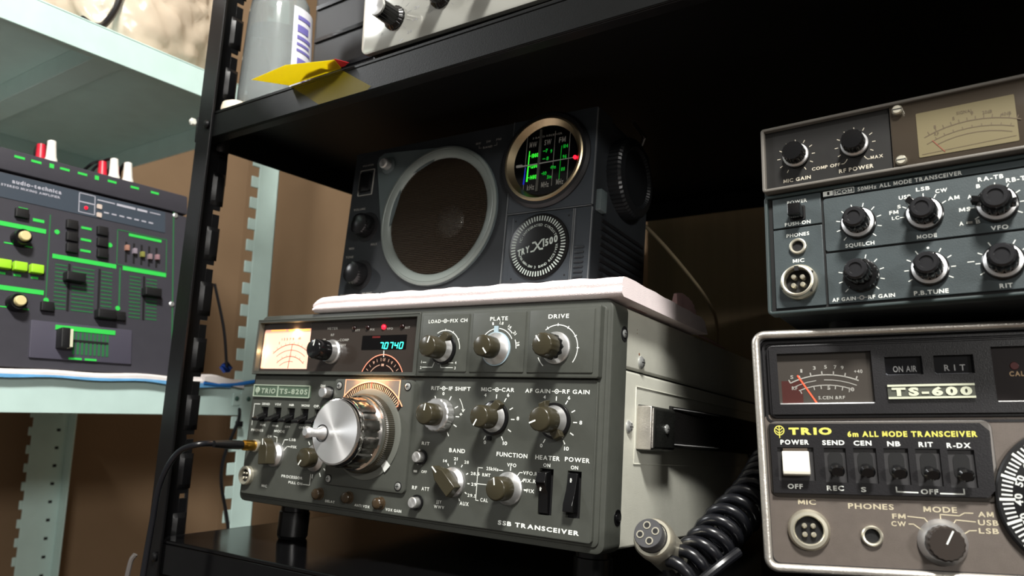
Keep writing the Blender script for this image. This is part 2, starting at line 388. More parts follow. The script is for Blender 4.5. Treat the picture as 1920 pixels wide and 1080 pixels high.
m.box(222, 240, 176, 177.2, .5, .8); m.box(242, 262, 175.2, 177.6, .5, .8); m.box(264, 275, 175.2, 177.6, .5, .8); m.box(278, 290, 176, 177, .5, .8)
m.text('audio-technica', 165, 173.2, 4, .7, 44, .02); m.text('STEREO MIXING AMPLIFIER', 160, 168.4, 2.2, .7, 52, .02)
m.build('white_lettering', mat('grey_lilac_print', (165, 165, 175), .5), mx)
MB().lathe([(1.6, .5), (1.4, 1.6)], 211, 165, 14).build('indicator_lamp', lamp_mat('red_led', (255, 10, 40), 1.5), mx, label='glowing red indicator lamp')
for v in (169.5, 160.5): MB().rr(221.5, 226.5, v-2.4, v+2.4, .5, 1.6, 1).build('indicator_lamp', mat('pale_led', (190, 175, 165), .3), mx)
for u, v in ((308, 180), (305, 78)): MB().lathe([(3, 0), (3, .8), (2, 1.6)], u, v, 16).build('screw', SCREW, mx)
# phono plugs standing in the connector strip
def world_of(o, u, v, w_): return o.matrix_world @ Vector((u/1000, -w_/1000, v/1000))
bpy.context.view_layer.update()
RCAW = mat('white_plug_sleeve', (225, 220, 212), .4); RCAR = mat('red_plug_sleeve', (190, 30, 50), .4)
def rca(u, w_, red, side, lab):
    t = thing('phono_plug', lab, 'plug', world_of(mx, u, 206, w_), (-.15, 0, PI/2), 'phono plugs along the top of the mixer')
    m = MB(); ax = Matrix.Translation((0, 0, 0)) @ Euler((-PI/2, 0, 0)).to_matrix().to_4x4()
    m.lathe([(5.6, 0), (5.8, 5), (4.8, 8), (4.2, 20), (4.0, 25)], 0, 0, 20, M=Euler((-PI/2, 0, 0)).to_matrix().to_4x4())
    m.build('sleeve', RCAR if red else RCAW, t)
    m = MB(); m.tube(spline([(0, 24, -1), (1*side, 28, -8), (4*side, 26, -22), (9*side, 10, -34), (14*side, -60, -46)], 5), 1.6, 8); m.build('cord', CORDM, t)
rca(180.5, -10, False, 1, 'white phono plug at the left of the mixer top'); rca(177, -24, True, 1, 'red phono plug behind the leftmost white plug')
rca(243.5, -10, False, -1, 'white phono plug in the middle of the mixer top'); rca(238.5, -24, True, -1, 'red phono plug behind the middle white plug')
rca(258.5, -10, False, 1, 'white phono plug at the right of the mixer top'); rca(253, -26, True, 1, 'red phono plug behind the rightmost white plug')

# cloth under the mixer
CLW = mat('white_terry', (222, 216, 214), .9, 0, .04, 1, 1500); CLB = mat('blue_terry', (92, 150, 195), .9, 0, .1, 1, 1500)
def cloth_strip(name, pts_y, xf, z, th, m_, drop):
    M_ = MB(True); n = 60; L = []
    for i in range(n+1):
        y = pts_y[0]+(pts_y[1]-pts_y[0])*i/n; k = .0012*math.sin(y*70)+.001*math.sin(y*31+1)
        L.append([(-.5, y, z), (-.5, y, z+th), (xf-.02, y, z+th+k), (xf, y, z+th+k*.6), (xf+.004, y, z+th*.5+k-drop*.3), (xf+.004, y, z-drop+k), (xf+.0012, y, z-drop+k), (xf+.0012, y, z)])
    M_.loft(L, True, True); return M_.build(name, m_, None, smooth=50)
c = cloth_strip('towel', (-.55, .118), -.2, .0995, .004, CLW, .002); 
tag(c, 'white cloth with a blue hem spread on the mint shelf under the mixer', 'cloth')
c2 = MB(True); L = []
for i in range(61):
    y = -.55+.672*i/60; k = .0012*math.sin(y*70)+.001*math.sin(y*31+1); d = .0010+.0022*max(0, math.sin((y+.02)*16))*(1 if y > -.09 else .4)
    L.append([(-.197, y, .0985), (-.1955, y, .0985+k*.5), (-.1948, y, .0975-d+k), (-.1965, y, .0970-d+k)])
c2.loft(L); c2.build('hem', CLB, c, label='blue hem')
t = MB(True); L = []
for i in range(13):
    a = i/12; y = .088+.05*a; zz = .1075+.001*math.sin(a*7)-.004*a*a
    L.append([(-.24, y, .1), (-.24, y, zz), (-.198, y, zz), (-.1935, y, zz-.002), (-.193, y, .1005-.006*a), (-.197, y, .0995)])
t.loft(L); tag(t.build('folded_cloth', CLW, None, smooth=60), 'pinkish white folded cloth corner on the mint shelf beside the black post', 'cloth')
m = MB(True); m.tube(spline([(-.196, .088, .0985), (-.1945, .112, .0975), (-.194, .130, .099), (-.19, .150, .103)], 6), .0022, 8)
tag(m.build('blue_ribbon', mat('bright_blue_cloth', (30, 110, 190), .7), None), 'blue cloth edge poking past the black post over the mint shelf', 'cloth')
m = MB(True); m.rr(-.006, .006, -.009, .009, -.0015, .0015, .002, .0005, M=Matrix.Translation((-.205, .121, .117)) @ Euler((.5, .9, .9)).to_matrix().to_4x4())
tag(m.build('cable_tag', mat('dark_blue_plastic', (20, 55, 130), .4), None), 'small dark blue tag on the cables behind the black post', 'tag')

# wires near the mint post
m = MB(True); m.tube(spline([(-.21, .10, .21), (-.203, .112, .16), (-.200, .118, .118)], 8), .0016, 8); tag(m.build('audio_cable', CORDM, None), 'thin black cable hanging to the blue tag', 'cable', 'thin black cables by the mint rack')
m = MB(True); m.tube(spline([(-.21, .145, .078), (-.193, .134, .060), (-.196, .122, .02), (-.194, .120, -.01), (-.192, .132, -.06), (-.196, .134, -.12)], 8), .0018, 8)
m.box(-.197, -.191, .133, .139, .052, .058)
tag(m.build('audio_cable', CORDM, None), 'thin black cable hanging below the mint shelf against the toothed post', 'cable', 'thin black cables by the mint rack')
m = MB(True); m.tube(spline([(-.205, .06, .10), (-.20, .07, .06), (-.205, .085, .0), (-.21, .09, -.06)], 8), .002, 8); tag(m.build('audio_cable', CORDM, None), 'black cable dropping behind the black post below the mint beam', 'cable', 'thin black cables by the mint rack')

# crumpled plastic bag with a small boxy thing inside, on the top mint shelf
def bag(name, c, s, seed, col, lab, cat, alpha):
    bm = bmesh.new(); bmesh.ops.create_icosphere(bm, subdivisions=5, radius=1)
    for v in bm.verts:
        p = v.co.copy(); d = 1+.28*noise.noise(p*1.6+Vector((seed, 0, 0)))+.16*abs(noise.noise(p*4+Vector((0, seed, 0))))+.07*abs(noise.noise(p*9))
        p = Vector((p.x*s[0], p.y*s[1], max(p.z, -.82)*s[2]))*d; p.z = max(p.z, .4495-c[2]); v.co = p
    me = bpy.data.meshes.new(name); bm.to_mesh(me); bm.free()
    for p in me.polygons: p.use_smooth = True
    me.materials.append(col); o = bpy.data.objects.new(name, me); COL.objects.link(o); o.location = c
    return tag(o, lab, cat, 'plastic bags on the upper mint shelf')
BAGM = mat('cloudy_plastic', (215, 200, 180), .22, 0, .1, .6, 60, alpha=.62, spec=.6)
bag('plastic_bag', (-.31, .02, .52), (.085, .095, .095), 3, BAGM, 'crumpled cloudy plastic bag on the upper mint shelf beside the black post', 'bag', .5)
bag('plastic_bag', (-.33, -.17, .53), (.09, .075, .108), 8, mat('pinkish_plastic', (200, 180, 168), .3, 0, .08, .6, 60, alpha=.85), 'pinkish grey plastic wrapped bundle at the far left of the upper mint shelf', 'bag', .5)
m = MB(True); m.tube(spline([(-.206, -.075, .448), (-.214, -.06, .450), (-.222, -.045, .462), (-.23, -.03, .50), (-.232, -.028, .56)], 8), .0035, 8); tag(m.build('black_cord', CORDM, None), 'short black cord curling out in front of the plastic bags', 'cable')

# ------------------------------------------------------------------ SSB transceiver (olive grey)
t8 = thing('transceiver', 'olive grey SSB transceiver with big silver tuning knob, radio and pink towel on top', 'radio transceiver', (0, 0, 0), (-.0534, .0106, .0187), 'radio transceivers on the black rack')
MB().rr(0, 333, 0, 152.6, -21, 0, 6, 1.6, 6).build('bezel', GREY8, t8, smooth=40)
MB().rr(2, 331, 112.1, 151.2, -330, -21, 2).build('top_cover', CAB8, t8)
MB().rr(2.6, 330.4, 1.4, 111.4, -330, -21, 2).build('lower_cover', CAB8, t8)
MB().box(4, 329, 111, 112.5, -329, -21).build('cover_seam', HOLE, t8)
MB().rr(4, 329.5, 4, 148.5, 0, 1.2, 4, .8).build('bezel_step', GREY8, t8)
# lower front panel with its switch openings
SW = [(289, 298.8, 19.2, 46.8), (308.6, 318.2, 19.5, 46.8)]
SL = [(u-4.6, u+4.6, 64, 76) for u in (23.4, 39.2, 55.3, 71, 86.5)]
m = MB(); m.holes(7.5, 325.6, 6.8, 101, 1, 4, SW+SL); m.build('front_panel', GREY8, t8)
m = MB(); m.frame(7, 326.4, 6.2, 101.6, 1.2, 1, 3.9, 2.2, bev=.3); m.build('front_panel_edge', GREY8, t8)
for a, b, c, d in SW+SL: MB().box(a, b, c, d, .9, 1.3).build('switch_recess', HOLE, t8)
# raised upper strip: display frame on the left, three knob panels on the right
m = MB(); m.holes(5, 184, 102.4, 148, 1, 7, [(7.4, 180.8, 105, 145.4)]); m.build('display_frame', GREY8, t8)
m = MB(); m.frame(5, 184, 102.4, 148, 1, 6.4, 7.3, 1.2, bev=.3); m.build('display_frame_edge', GREY8, t8)
MB().rr(183.5, 327.6, 102.4, 148, 1, 6.6, 1.6, .7).build('upper_panel', GREY8, t8)
for a, b in ((186.3, 228), (230.8, 274), (276.6, 324)): MB().rr(a, b, 105.4, 145.8, 6.6, 7.4, .8, .5).build('knob_panel', GREY8, t8)
# display window
MB().box(65.3, 180.8, 105, 145.4, 1.0, 2).build('display_panel', SMOKE, t8)
m = MB(); m.box(7.4, 65.3, 105, 107.4, 1, 2.2); m.box(7.4, 65.3, 140.2, 145.4, 1, 2.2); m.box(7.4, 8, 107.4, 140.2, 1, 2.2); m.build('meter_mask', SMOKE, t8)
MF = mat('meter_paper_backlit', (255, 196, 172), .6, emit=.5)
f_ = MB().rr(8, 65.2, 107.4, 140.2, 1, 1.3, 1.5).build('meter_face', MF, t8, label='glowing pinkish meter face')
m = MB()
m.box(9.6, 11.6, 108.4, 136, 1.3, 2.0); m.build('meter_lamp', lamp_mat('warm_lamp_strip', (255, 205, 130), 2.0), t8, label='bright lamp strip along the left of the meter')
m = MB(); m.box(38, 63, 138.6, 139.9, 1.3, 2.0); m.box(16, 34, 139, 139.9, 1.3, 1.8); m.build('meter_lamp', lamp_mat('orange_lamp_strip', (255, 176, 84), 1.6), t8, label='orange lamp strip along the top of the meter')
for (x, z, sx, sz, p, c, nm) in ((10.5, 122, .024, .002, .006, (1, .72, .4), 'meter_left_light'), (48, 139, .002, .03, .012, (1, .6, .28), 'meter_top_light')):
    l = bpy.data.lights.new(nm, 'POINT'); l.energy = p; l.color = c; l.shadow_soft_size = .002; o = bpy.data.objects.new(nm, l); COL.objects.link(o); o.parent = t8; o.location = (x/1000, -.0035, z/1000)
m = MB(); cu, cv = 43.5, 92
m.arc(cu, cv, 35.2, 35.8, 52, 128, 1.4); m.arc(cu, cv, 30.6, 31, 56, 124, 1.4); m.arc(cu, cv, 25.4, 25.9, 50, 128, 1.4); m.arc(cu, cv, 21.4, 21.8, 80, 124, 1.4)
m.ticks(cu, cv, 36, 37.5, range(54, 128, 8), .35, 1.4); m.ticks(cu, cv, 26, 27.3, range(52, 128, 12), .35, 1.4)
m.text('S', 28, 128, 2, 1.4); m.text('1 3 5 7 9', 38, 131, 2, 1.4, 15); m.text('dB', 52, 131.5, 2, 1.4)
m.build('meter_scale', mat('brown_scale_print', (150, 84, 60), .6), f_)
m = MB(); m.strip([(42.3, 108), (44.4, 128)], .6, 1.6); m.build('needle', mat('red_needle', (190, 40, 20), .5), f_)
# digital readout
MB().rr(123.6, 168.2, 122.2, 133, 2, 2.3, .4).build('readout_window', mat('readout_black', (6, 5, 6), .08), t8)
m = MB(); SEG = {'7': 'abc', '0': 'abcdef', '4': 'fgbc', '9': 'abcdfg', '2': 'abged'}
def seg(m, ch, u, v, w_, h, W, t, sl=.2):
    P = {'a': ((0, 1), (1, 1)), 'b': ((1, 1), (1, .5)), 'c': ((1, .5), (1, 0)), 'd': ((0, 0), (1, 0)), 'e': ((0, 0), (0, .5)), 'f': ((0, .5), (0, 1)), 'g': ((0, .5), (1, .5))}
    for s_ in SEG[ch]:
        (a, b), (c, d) = P[s_]; a, b, c, d = [x*.8+.1 if i % 2 == 0 else x for i, x in enumerate((a, b, c, d))] if s_ in 'adg' else (a, b*.86+.07, c, d*.86+.07)
        m.strip([(u+a*W+b*h*sl, v+b*h), (u+c*W+d*h*sl, v+d*h)], t, w_)
for i, ch in enumerate('70740'): seg(m, ch, 142.2+i*4.9, 122.9, 2.4, 4.4, 2.9, .75)
m.box(146.2, 147, 122.7, 123.4, 2.3, 2.4); m.build('readout_digits', lamp_mat('cyan_readout', (60, 255, 225), 1.6), t8, label='cyan glowing digits 7.0740')
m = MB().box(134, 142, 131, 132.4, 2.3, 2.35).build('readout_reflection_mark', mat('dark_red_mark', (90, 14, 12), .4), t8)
for u, on in ((113.8, 0), (128, 0), (144.6, 1), (163, 0)):
    m = MB(); m.lathe([(1.9, 2), (1.9, 2.8), (1.3, 3.5), (.5, 3.8)], u, 139.2, 18)
    m.build('indicator_lamp', lamp_mat('red_lamp_lit', (255, 20, 40), 3.5) if on else mat('unlit_lamp', (30, 12, 10), .2), t8, label='lit red indicator lamp' if on else None)
m = MB()
for s_, u, v, h, wd in (('METER', 90, 138.6, 1.9, 11.6), ('RF', 90.6, 133.4, 1.9, 3.6), ('COMP', 104.2, 129.2, 1.9, 10), ('HV', 104.6, 125.2, 1.9, 4.2), ('IP', 82, 129.6, 1.9, 3), ('ATT', 117.4, 136.6, 1.6, 5), ('FIX', 132.9, 136.8, 1.6, 4.8), ('VFO', 150.6, 137, 1.7, 6), ('RIT', 168, 137.4, 1.7, 4.6)): m.text(s_, u, v, h, 2.12, wd, .01)
m.strip([(96, 128), (98, 129.8)], .4, 2.12); m.strip([(98, 126), (101.5, 126)], .4, 2.12)
m.build('display_lettering', DIMW, t8)
# sub dial in the display panel
f_ = MB().add(*(lambda P: (P, [tuple(range(len(P)))]))([(147+22.3*math.cos(math.radians(a)), 96.2+22.3*math.sin(math.radians(a)), 2.15) for a in range(24, 157, 4)])).build('sub_dial_window', mat('sub_dial_black', (26, 18, 16), .2), t8)
m = MB(); m.arc(147, 96.2, 21.9, 22.5, 25, 155, 2.3); m.build('sub_dial_rim', lamp_mat('pink_edge_light', (255, 150, 120), .55), f_)
m = MB(); m.ticks(147, 96.2, 17.6, 19.6, range(36, 150, 12), .5, 2.3); m.arc(147, 96.2, 14.4, 15, 40, 75, 2.3); m.arc(147, 96.2, 14.4, 15, 100, 140, 2.3)
for a, s_ in ((62, '1'), (88, '0'), (118, '9')): m.text(s_, 147+18.5*math.cos(math.radians(a)), 96.2+18.5*math.sin(math.radians(a))-1, 2, 2.3)
m.box(145.9, 148.4, 109.8, 111.6, 2.2, 2.3); m.build('sub_dial_scale', mat('sub_dial_print', (190, 150, 130), .5), f_)
m = MB(); m.strip([(147.3, 117), (147.1, 121)], .8, 2.3); m.build('dial_pointer', WHITE, t8)

# --- knobs
def pt(m, u, v, r0, r1, deg, w_, t=.9): return m.ticks(u, v, r0, r1, [deg], t, w_)
def knob8(u, v, w0, wt, rc, rs, ang, parent=t8, cap=CAP8, style='skirt', lever=None, name='rotary_knob', lab=None, fl=0):
    """cap + silver skirt + white index line on the cap (ang: degrees, 90 = up)"""
    lo = w0+ (wt-w0)*.42
    fn = (lambda a, r, w_: r*(1+.018*math.cos(14*a))) if fl else None
    k = MB().lathe([(rc*1.0, lo-3), (rc*1.04, lo), (rc, wt-1.2), (rc-.5, wt-.4), (rc-1.2, wt)], u, v, 56, fn).build(name, cap, parent, label=lab)
    if style == 'skirt': MB().ring([(rs, w0+.2), (rs, w0+1.6), (rs-1, w0+2.6), (rc+.4, lo-1.2), (rc-1, lo-1), (rc-1, w0+.2)], u, v, 56).build('skirt', SILV, k)
    if style == 'flute':
        MB().lathe([(rs, w0+.2), (rs, lo-1.4), (rs-.7, lo-.6), (rc-.5, lo-.4)], u, v, 72, lambda a, r, w_: r*(1-.05*max(0, math.cos(12*a))**2)).build('outer_knob', SILV, k)
    if lever is not None:
        MB().lathe([(rs+.9, w0+.1), (rs+.9, w0+1.8), (rs, w0+2.4)], u, v, 56).build('outer_ring', BLACKG, k)
        a = math.radians(lever); M = Matrix.Translation((u+rc*1.12*math.cos(a), v+rc*1.12*math.sin(a), 0)) @ Matrix.Rotation(a-PI/2, 4, 'Z')
        q = MB(); q.loft([[(-3.4, -1.5, w0+2), (3.4, -1.5, w0+2), (3.0, 4.2, w0+2), (-3.0, 4.2, w0+2)], [(-3.2, -1.5, w0+7.4), (3.2, -1.5, w0+7.4), (2.6, 3.4, w0+6.4), (-2.6, 3.4, w0+6.4)]], M=M)
        q.build('lever', CAP8, k, bevel=.5)
    q = MB(); pt(q, u, v, rc*.35, rc-.9, ang, wt+.08, .95)
    a = math.radians(ang); q.build('index_line', WHITE, k)
    return k
knob8(298, 121, 7.4, 26, 7.3, 10.2, 128, fl=1, lab='knob marked DRIVE')
MB().lathe([(7.9, 11), (8, 15.5), (7.4, 16.4)], 298, 121, 48, lambda a, r, w_: r*(1+.035*math.cos(12*a))).build('grip_ring', BLACKG, t8)
k = knob8(252, 121, 7.4, 24.5, 7.1, 10.6, -50, lab='knob marked PLATE'); MB().lathe([(11.4, 7.5), (11.4, 8.3)], 252, 121, 56).build('clear_collar', mat('clear_blue_acrylic', (165, 185, 195), .2, alpha=.9), k)
MB().rr(249.8, 253, 131, 136.2, 7.6, 8.4, .5).build('clear_pointer', mat('clear_blue_acrylic', (165, 185, 195), .2), k)
knob8(208, 121, 7.4, 26.5, 7.3, 9.8, 72, lever=62, lab='knob marked LOAD with a black lever for FIX CH')
knob8(208, 76, 4, 23.5, 7.3, 11.2, 80, style='flute', lab='knob marked RIT with fluted silver outer ring')
knob8(252.3, 76, 4, 22.5, 7.2, 10.2, -120, lever=60, lab='knob marked MIC')
MB().rr(248.6, 251.2, 61.4, 64.2, 4, 6, .4).build('lever_tail', BLACKG, t8)
knob8(298, 76, 4, 24, 7.5, 10.2, -158, lever=-62, lab='knob marked AF GAIN')
a = math.radians(118); q = MB(); q.loft([[(291-3, 86, 6), (291+4, 88.5, 6), (294, 84, 6), (289, 82, 6)], [(289, 86, 11), (294, 88, 11), (294, 83, 11), (290, 82, 11)]]); q.build('lever_stub', CAP8, t8, bevel=.5)
knob8(267.3, 32.6, 4, 20.5, 7.3, 10.2, 100, lab='knob marked FUNCTION')
knob8(92.6, 120.8, 2, 22.5, 7.6, 9.6, 78, cap=BLACKG, lab='black METER knob with silver skirt')
knob8(89.5, 39.4, 4, 17, 7.2, 10, -125, lab='round processor knob')
def pointer_knob(u, v, w0, wt, L, W, ang, rs, lab):
    a = math.radians(ang); M = Matrix.Translation((u, v, 0)) @ Matrix.Rotation(a, 4, 'Z')
    P0 = [(-L*.62, -W/2), (L*.45, -W/2), (L, -.6), (L, .6), (L*.45, W/2), (-L*.62, W/2)]
    P1 = [(x*.97, y*.86) for x, y in P0]
    q = MB(); q.loft([[(x, y, w0+5) for x, y in P0], [(x, y, wt) for x, y in P1]], M=M); k = q.build('pointer_knob', CAP8, t8, bevel=.6, label=lab)
    MB().lathe([(rs, w0), (rs, w0+2.4), (rs-1, w0+3.6), (rs-2.2, w0+5)], u, v, 48).build('skirt', SILV, k)
    q = MB(); q.M = M; q.strip([(L*.62, 0), (L*.93, 0)], 1, wt+.08); q.build('index_line', WHITE, k)
pointer_knob(223, 32.8, 4, 15.5, 14.5, 10.5, 138, 9.6, 'band pointer knob turned to the upper left')
pointer_knob(44, 39, 4, 17.5, 12.5, 11, 97, 9.4, 'mode pointer knob pointing up')
for u, v, nm in ((193.5, 47, 'RIT'), (193.5, 16.8, 'RF ATT')):
    k = MB().lathe([(3.7, 4), (3.7, 9.6), (3.2, 10.3)], u, v, 40).build('push_button', SPIN, t8, label='silver push button marked '+nm); MB().ring([(5.2, 4), (5.2, 5.3), (4.4, 5.6), (3.9, 5.2), (3.9, 4)], u, v, 40).build('collar', BLACKG, k)
k = MB().lathe([(4.1, 4), (4.1, 11), (3.5, 11.8)], 96.5, 88.6, 40).build('push_button', SILV, t8, label='silver push button beside the badge'); MB().ring([(5.4, 4), (5.4, 5.4), (4.3, 5.4), (4.3, 4)], 96.5, 88.6, 40).build('collar', BLACKG, k)
for u, v in ((98.3, 13.7), (129, 14), (160, 13)): MB().lathe([(4.6, 4), (4.6, 4.6), (3.9, 4.8), (3.9, 8.6), (3.2, 9.4), (2, 9.9)], u, v, 36, lambda a, r, w_: r*(1+.02*math.cos(20*a)) if w_ > 4.7 else r).build('trimmer_knob', mat('brown_trimmer', (60, 48, 34), .22), t8)
for k_, (a, b, c, d) in enumerate(SW):
    um = (a+b)/2; on = k_ == 0
    prof = ([(c+1, 2), (c+1, 4.4), (c+13, 5.6), (c+19.5, 10.5), (d-2.2, 8.6), (d-1, 2)] if on else [(c+3, 2), (c+3.6, 9.8), (c+8, 9.6), (c+16, 6.6), (d-1.4, 4.6), (d-1, 2)])
    q = MB(); q.loft([[(a+.8, y, z) for y, z in prof], [(b-2.4, y, z) for y, z in prof]]); k = q.build('rocker_switch', BLACKG, t8, bevel=.3, label=('rocker switch marked HEATER' if on else 'rocker switch marked POWER'))
    q = MB(); vv, ww = ((c+15.6, 8.0), (d-5.5, 5.8))[k_]; q.lathe([(.65, 0), (.65, .3)], um-1.2, vv, 12, M=Matrix.Translation((0, 0, ww))); q.strip([(um-1.2, vv-.8), (um-1.2, vv+.8)], 1, ww+.3); q.build('dot', WHITE, k)
for u in (23.4, 39.2, 55.3, 71, 86.5):
    q = MB(); q.loft([[(u-3.6, 67.8, 1), (u+3.6, 67.8, 1), (u+3.6, 72.4, 1), (u-3.6, 72.4, 1)], [(u-3.9, 64.2, 12.5), (u+3.9, 64.2, 12.5), (u+3.9, 66.4, 13.2), (u-3.9, 66.4, 13.2)]]); q.build('paddle_switch', BLACKG, t8, bevel=.5)
# badge
b_ = MB().rr(8, 76, 84, 94, 4, 5.2, .6, .2).build('badge', mat('badge_green_grey', (84, 102, 86), .35, .3), t8, label='green grey metal name badge')
m = MB(); m.frame(8, 76, 84, 94, .9, 5.2, 5.7, .7); m.box(37.6, 38.8, 84.8, 93.2, 5.2, 5.6)
m.text('TRIO', 26.5, 87, 4, 5.5, 17.5, .03, slant=.15); m.text('TS-820S', 57, 87, 4, 5.5, 33, .03); m.lathe([(2.6, 5.2), (2.4, 5.6)], 13, 89.4, 20); m.box(12.7, 13.3, 85.8, 87.5, 5.2, 5.5)
m.build('raised_lettering', mat('badge_silver', (165, 178, 160), .4, .2), b_)
# connectors at the lower left
k = MB().ring([(7.6, 4), (7.6, 7), (6.8, 7.8), (5.4, 7.6), (5.2, 5)], 13, 20.5, 40).build('mic_socket', NICK, t8); MB().lathe([(5.4, 4), (5.4, 4.8)], 13, 20.5, 30).build('socket_insert', HOLE, k)
q = MB(); [q.lathe([(.9, 4.8), (.9, 6.6), (.5, 7)], 13+2.5*math.cos(math.radians(a)), 20.5+2.5*math.sin(math.radians(a)), 12) for a in (45, 135, 225, 315)]; q.build('pin', NICK, k)
k = MB().ring([(5, 4), (5, 6.2), (4.2, 6.6), (3, 6.2), (3, 4)], 19, 44.5, 32).build('phones_jack', NICK, t8)
# tuning dial plate, window, glowing dial, knob
DP = MB(); DP.rr(103.6, 183, 21.4, 99.6, 4, 6.6, 3.5, .7); dp = DP.build('dial_plate', GREY8, t8)
for u, v in ((109.3, 94.4), (177.6, 94.9), (108.4, 25.6), (177, 26)):
    q = MB(); q.ring([(3.2, 6.6), (3.2, 6.9), (2.6, 6.9), (2.6, 6.6)], u, v, 24); q.build('screw_recess', HOLE, dp)
    q = MB(); q.lathe([(2.5, 6.5), (2.5, 7.1), (1.6, 7.7)], u, v, 24); q.build('screw', SCREW, dp); q = MB(); q.box(u-1.4, u+1.4, v-.25, v+.25, 7.1, 7.8); q.box(u-.25, u+.25, v-1.4, v+1.4, 7.1, 7.8); q.build('screw_slot', HOLE, dp)
win = [(115.6, 99.4), (115.6, 84.5), (170.6, 79.5), (170.6, 99.4)]
q = MB(); q.loft([[(u, v, 6.6) for u, v in ((115.6, 99.2), (115.6, 85.5), (130, 76), (160, 76), (167.5, 79.2), (170.6, 80.5), (170.6, 99.2))], [(u, v, 6.9) for u, v in ((115.6, 99.2), (115.6, 85.5), (130, 76), (160, 76), (167.5, 79.2), (170.6, 80.5), (170.6, 99.2))]])
q.build('dial_window', mat('clear_window_grey', (128, 118, 110), .18), dp)
CU, CV = 142.8, 60.2
q = MB(); q.strip([(116, 99), (116, 86)], .7, 7.1); q.strip([(116, 99), (170.4, 99)], .35, 7.1); q.strip([(170.3, 99), (170.3, 81), (166.5, 79.2), (160, 79.8)], 1, 7.1)
q.arc(CU, CV, 37.2, 38, 33, 137, 7.2, 40); q.build('dial_window_edge', lamp_mat('peach_edge_light', (255, 170, 130), .75), dp, label='peach glowing edge of the dial window')
q = MB(); q.loft([[(CU+37.2*math.cos(math.radians(a)), CV+37.2*math.sin(math.radians(a)), w_) for a in range(0, 360, 5)] for w_ in (6.7, 7.05)]); 
q = MB(); P = [(CU+37.2*math.cos(math.radians(a)), CV+37.2*math.sin(math.radians(a))) for a in range(34, 139, 3)]+[(120, 70), (165, 70)]
q.loft([[(u, v, 6.9) for u, v in P], [(u, v, 7.1) for u, v in P]]); dd = q.build('dial_disc', mat('dial_black', (34, 22, 18), .35), t8)
q = MB(); q.ticks(CU, CV, 33, 36, [d for d in range(38, 140, 3)], .5, 7.2); q.ticks(CU, CV, 31.8, 36, [d for d in range(38, 140, 15)], .6, 7.2)
for a, s_ in ((68, '70'), (113, '60'), (52, '8'), (90, '6')): q.text(s_, CU+28.4*math.cos(math.radians(a)), CV+28.4*math.sin(math.radians(a)), 3.1, 7.2, None, 0, a-90)
q.build('dial_scale', mat('dial_scale_cream', (235, 205, 170), .5), dd)
q = MB(); q.strip([(CU, 90), (CU+.2, 97.6)], .7, 7.25); q.build('dial_cursor', lamp_mat('red_cursor', (230, 20, 30), .8), dp)
l = bpy.data.lights.new('dial_light', 'AREA'); l.shape = 'RECTANGLE'; l.size = .03; l.size_y = .003; l.energy = .010; l.color = (1, .55, .25); o = bpy.data.objects.new('dial_light', l); COL.objects.link(o); o.parent = t8; o.location = (.1428, -.0125, .1005); o.rotation_euler = (math.radians(38), 0, 0)
# skirt ring, white wedge
MB().ring([(32.6, 6.6), (32.6, 7.4), (32, 7.7), (26, 7.7), (26, 6.6)], CU, CV, 72).build('calibration_ring', mat('ring_grey', (96, 98, 92), .4), dp)
q = MB(); q.arc(CU, CV, 27, 33.4, -50, -38, 7.9); q.build('white_marker', mat('white_plate', (214, 216, 212), .4), dp, label='white wedge marker beside the tuning knob')
kn = MB().lathe([(28, 8), (28, 14.5), (27, 15.5), (24, 16)], CU, CV, 480, lambda a, r, w_: r*(1+.005*math.cos(120*a))).build('tuning_knob', mat('knurled_olive', (50, 47, 38), .4), t8, smooth=25, label='big silver tuning knob with a spinner peg')
q = MB().lathe([(26.4, 15), (26.2, 19), (24.6, 20.5)], CU, CV, 80).build('knob_rim', CHROME, kn)
MB().lathe([(25.2, 20), (24.6, 31), (23.6, 34)], CU, CV, 144, lambda a, r, w_: r*(1-.045*(1 if math.cos(12*a) > .1 else 0))).build('fluted_grip', mat('fluted_gunmetal', (138, 136, 132), .22, 1), kn, smooth=30)
MB().lathe([(23.6, 33), (23.7, 36.5), (22.6, 38.3), (21.6, 38.7)], CU, CV, 96).build('rim', CHROME, kn)
MB().lathe([(21.6, 38.5), (21.5, 38.9)], CU, CV, 96).build('knob_face', mat('turned_face', (225, 225, 225), .42, .85, aniso=.8), kn)
bpy.data.objects['knob_face'].location = (0, 0, 0)
q = MB(); q.ring([(6, 38.9), (6, 39.4), (5.5, 39.4), (5.5, 38.9)], CU-11.8, CV-1.6, 32); q.build('peg_seat', BLACKM, kn)
MB().lathe([(5.4, 38.5), (4.2, 41), (3.1, 43), (2.9, 48), (3.9, 51), (4.1, 53), (2.4, 54.6)], CU-11.8, CV-1.6, 36).build('spinner_peg', SILV, kn)
